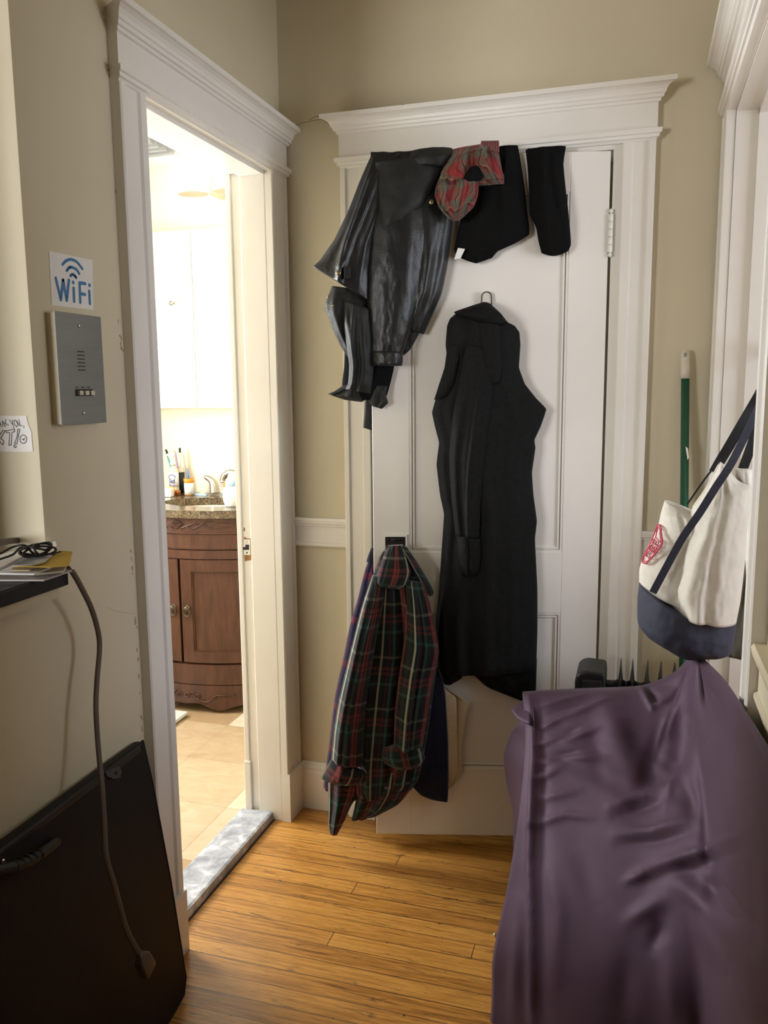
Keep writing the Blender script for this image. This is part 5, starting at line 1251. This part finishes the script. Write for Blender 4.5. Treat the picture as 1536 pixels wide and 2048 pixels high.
def drape():
    rows = [   # picture points + depth (Y); top silhouette first, floor last
     [((1045,1386),-.36), ((1120,1382),-.37), ((1200,1379),-.38), ((1285,1374),-.39), ((1345,1352),-.42), ((1372,1330),-.46), ((1393,1317),-.50), ((1412,1330),-.56), ((1447,1369),-.78), ((1490,1440),-1.02), ((1536,1521),-1.24), ((1600,1640),-1.36)],
     [((1050,1440),-.43), ((1125,1440),-.46), ((1205,1435),-.48), ((1285,1425),-.48), ((1345,1410),-.49), ((1378,1395),-.52), ((1400,1385),-.56), ((1422,1400),-.63), ((1462,1440),-.84), ((1505,1505),-1.05), ((1550,1590),-1.25), ((1610,1700),-1.37)],
     [((1050,1520),-.52), ((1130,1525),-.56), ((1210,1525),-.58), ((1285,1520),-.58), ((1345,1510),-.60), ((1385,1500),-.64), ((1412,1500),-.69), ((1442,1510),-.76), ((1485,1545),-.92), ((1525,1610),-1.10), ((1570,1690),-1.27), ((1620,1790),-1.38)],
     [((1038,1640),-.63), ((1130,1650),-.68), ((1215,1655),-.72), ((1290,1655),-.74), ((1350,1650),-.77), ((1392,1650),-.80), ((1425,1655),-.84), ((1460,1665),-.90), ((1505,1690),-1.01), ((1548,1740),-1.15), ((1590,1810),-1.29), ((1635,1900),-1.39)],
     [((1015,1770),-.72), ((1125,1785),-.79), ((1215,1795),-.83), ((1295,1800),-.86), ((1358,1800),-.89), ((1402,1805),-.92), ((1440,1812),-.95), ((1480,1825),-1.0), ((1525,1850),-1.09), ((1568,1890),-1.20), ((1610,1950),-1.31), ((1650,2030),-1.40)],
     [((988,1900),-.79), ((1115,1920),-.86), ((1215,1935),-.91), ((1300,1945),-.94), ((1365,1955),-.97), ((1412,1960),-1.0), ((1452,1970),-1.03), ((1497,1985),-1.07), ((1545,2010),-1.15), ((1590,2045),-1.24), ((1632,2095),-1.33), ((1670,2160),-1.41)],
     [((984,1985),-.81), ((1110,2040),-.89), ((1215,2070),-.95), ((1305,2090),-.98), ((1372,2105),-1.01), ((1422,2115),-1.04), ((1465,2130),-1.08), ((1512,2150),-1.12), ((1563,2180),-1.19), ((1610,2210),-1.27), ((1652,2250),-1.35), ((1690,2300),-1.42)],
    ]
    G_ = [[at(x, y, Y=Y) for (x, y), Y in r] for r in rows]
    for L in G_:
        for i, p in enumerate(L):
            xm = 1.292
            if p.x > xm: L[i] = CPOS + (p-CPOS)*((xm-CPOS.x)/(p.x-CPOS.x))
    # last row: straight down to the floor
    G_.append([V((p.x, p.y-.015, .004)) for p in G_[-1]])
    # behind: the back fall from the top silhouette down to the floor
    back1 = [V((min(p.x+.004, 1.30), min(p.y+.035, -.33) if i < 7 else p.y+.0, p.z-.05)) for i, p in enumerate(G_[0])]
    back2 = [V((p.x, p.y+.01, .35)) for p in back1]
    back3 = [V((p.x, p.y+.012, .004)) for p in back1]
    for L in (back1, back2, back3):
        for i, p in enumerate(L):
            if i >= 7: p.x = min(1.299, G_[0][i].x+.005)
    net = [back3, back2, back1] + G_
    NU, NV = 220, 240
    cols = list(zip(*net))
    fine = [catmull([tuple(p) for p in c_], NV) for c_ in cols]          # along the fall
    P = []
    for i in range(NV):
        P.append([V(p) for p in catmull([f[i] for f in fine], NU)])
    for it in range(14):      # ease the net's kinks, away from the upper edge
        for i in range(NV):
            k = min(1, max(0, (i/(NV-1)-3/(len(net)-1)-.04)*6))*.5
            if k > 0:
                r = P[i]; P[i] = [r[0]]+[r[j]*(1-k)+(r[j-1]+r[j+1])*(k/2) for j in range(1, NU-1)]+[r[-1]]
    # wrinkles along the normals
    out = []
    nb = 3/(len(net)-1)
    for i in range(NV):
        r = []
        for j in range(NU):
            p = P[i][j]
            du = P[i][min(j+1, NU-1)]-P[i][max(j-1, 0)]; dv = P[min(i+1, NV-1)][j]-P[max(i-1, 0)][j]
            nr = du.cross(dv)
            nr = nr.normalized() if nr.length > 1e-9 else V((0, 0, 1))
            if nr.dot(CPOS-p) < 0: nr = -nr
            v = max(0, (i/(NV-1)-nb)/(1-nb)); u = j/(NU-1)
            dd = p-CPOS; zz = dd.dot(_fw)
            px, py = 768+FPX*dd.dot(RIGHT)/zz, 1024-FPX*dd.dot(UP)/zz
            f = 0
            for (pl, wd, am) in CREASES:
                best = 1e9; tt = 0
                for q in range(len(pl)-1):
                    ax, ay = pl[q]; bx_, by_ = pl[q+1]
                    lx, ly_ = bx_-ax, by_-ay
                    k = max(0, min(1, ((px-ax)*lx+(py-ay)*ly_)/(lx*lx+ly_*ly_)))
                    d_ = math.hypot(px-ax-k*lx, py-ay-k*ly_)
                    if d_ < best: best = d_; tt = (q+k)/(len(pl)-1)
                if best < wd*4: f += am*(.62 if wd > 9 else 1.0)*(math.exp(-(best/wd)**2) if wd > 13 else math.exp(-(best/(wd*.85))**1.25))*(.35+.65*math.sin(PI*min(1, max(0, tt))))
            ww = max(0, 1-abs(v-.25)/.3)*max(0, min(1, (.55-u)*4))*min(1, u*10)
            f += ww*.003*(1-abs(noise.noise(V((u*3.0+v*2, v*15-u*7, 3)))*2.4))
            f += .008*noise.noise(V((u*5, v*4-u*3, 9)))*min(1, v*5)
            f += .007*math.sin(u*24+1.2*math.sin(v*4))*max(0, (v-.55))*1.6*min(1, u*8)
            if v < .03: f *= v/.03
            if i/(NV-1) < nb: f *= .15
            q = p+nr*f
            q.z = max(q.z, .004)
            if q.x > 1.299: q.x = 1.299
            r.append(q)
        out.append(r)
    bm = B(); grid(bm, out); return bm, G_, out
bm, G_, NETF = drape()
pc = thing('purple_sheet', 'purple cotton sheet draped to the floor over something by the doorway', 'sheet', (1.05, -.8, 0))
o = obj('sheet', bm, M_purple, pc, True); solid(o, .003, 0)
# the side fall at the back left corner, lapped over itself
bm = B()
sidep = [[((1058,1392),-.37),((1040,1441),-.42),((1021,1470),-.40),((1009,1513),-.40),((1014,1568),-.42),((1026,1622),-.44),((1027,1672),-.46),((1028,1760),-.49)],
         [((1062,1398),-.40),((1060,1450),-.46),((1040,1480),-.44),((1030,1520),-.45),((1034,1570),-.47),((1042,1625),-.50),((1042,1680),-.52),((1042,1770),-.55)],
         [((1066,1404),-.43),((1070,1460),-.50),((1072,1500),-.51),((1070,1540),-.53),((1070,1590),-.56),((1066,1640),-.60),((1062,1700),-.64),((1060,1790),-.70)]]
ps_ = [catmull([tuple(at(x, y, Y=Y+.03)) for (x, y), Y in c_], 50) for c_ in sidep]
P = [[V(p) for p in catmull([c_[i] for c_ in ps_], 24)] for i in range(50)]
P.append([V((p.x, p.y, .004)) for p in P[-1]])
grid(bm, P); o = obj('back_fold', bm, M_purple, pc, True); solid(o, .003, 0)
bm = B()
lap = [at(1056, 1392, Y=-.355), at(1022, 1421, Y=-.40), at(1040, 1443, Y=-.43), at(1062, 1450, Y=-.47)]
P = []
for i in range(9):
    t = i/8; a = lerp(lap[0], lap[1], t); b = lerp(lap[0]+V((.004, -.01, 0)), lap[3], t); m_ = lerp(a, b, .5)+V((-.006, -.012, .004))*t
    P.append([V(q) for q in catmull([tuple(a), tuple(lerp(lerp(lap[0], lap[2], t), m_, .5)), tuple(b)], 9)])
grid(bm, P); o = obj('corner_lap', bm, M_purple, pc, True); solid(o, .003, 0)

# ------------------------------------------------------------------ little things
bm = B(); p = at(806, 212, Y=-.035)
lathe(bm, [(.0022, 0), (.0022, .010), (.005, .010), (.005, .012), (.0003, .0125)], (p.x, -.035, 2.274), 10); o = obj('picture_nail', bm, M_iron, None, True); tag(o, 'dark nail standing up on the ledge above the closet door', 'nail')
bm = B(); p = at(1305, 154, Y=-.03)
prism(bm, [V((p.x-.045, -.03, 2.2745)), V((p.x+.01, -.03, 2.2745)), V((p.x+.01, -.03, 2.286)), V((p.x-.01, -.03, 2.282))], (0, .012, 0)); o = obj('dark_splinter', bm, M_grime); tag(o, 'dark splinter lying on the ledge end above the closet door', 'splinter')
bm = B(); p = at(989, 1869, Z=.004); bmesh.ops.create_icosphere(bm, subdivisions=2, radius=.006, matrix=Matrix.Translation(p) @ Matrix.Diagonal((.6, .8, .6, 1)))
o = obj('white_crumb', bm, M_paper, None, True); tag(o, 'tiny white scrap on the wood floor at the edge of the purple sheet', 'scrap')
# cracks in the plaster and caulk
bm = B()
for pts in ([(592, 250), (604, 246), (618, 243), (632, 240), (640, 239), (650, 242)], [(618, 240), (630, 234), (640, 233), (648, 238)], [(650, 244), (660, 247), (666, 248)]):
    tube(bm, [at(x, y, Y=-.0003) for x, y in pts], .0007, 5, n=20)
struct('trim_14', bm, M_scuff)
bm = B(); R_ = random.Random(5)
for (xa, ya, xb, yb, n_) in ((237, 630, 244, 700, 7), (262, 1095, 266, 1150, 4), (268, 1225, 274, 1262, 6), (274, 1290, 284, 1460, 9), (206, 20, 214, 60, 3), (214, 128, 221, 156, 4), (224, 200, 232, 420, 5)):
    for k in range(n_):
        t = R_.random(); x = xa+(xb-xa)*t+R_.uniform(-1.2, 1.2); y = ya+(yb-ya)*t; L_ = R_.uniform(2, 9)
        tube(bm, [at(x, y, X=.0003), at(x+R_.uniform(-1, 1), y+L_*.5, X=.0003), at(x+.6, y+L_, X=.0003)], R_.uniform(.0005, .0013), 5)
tube(bm, [at(x, y, X=.0001) for x, y in ((212, 1214), (230, 1222), (250, 1225), (268, 1228))], .0003, 4, n=16)
struct('trim_15', bm, M_scuff)
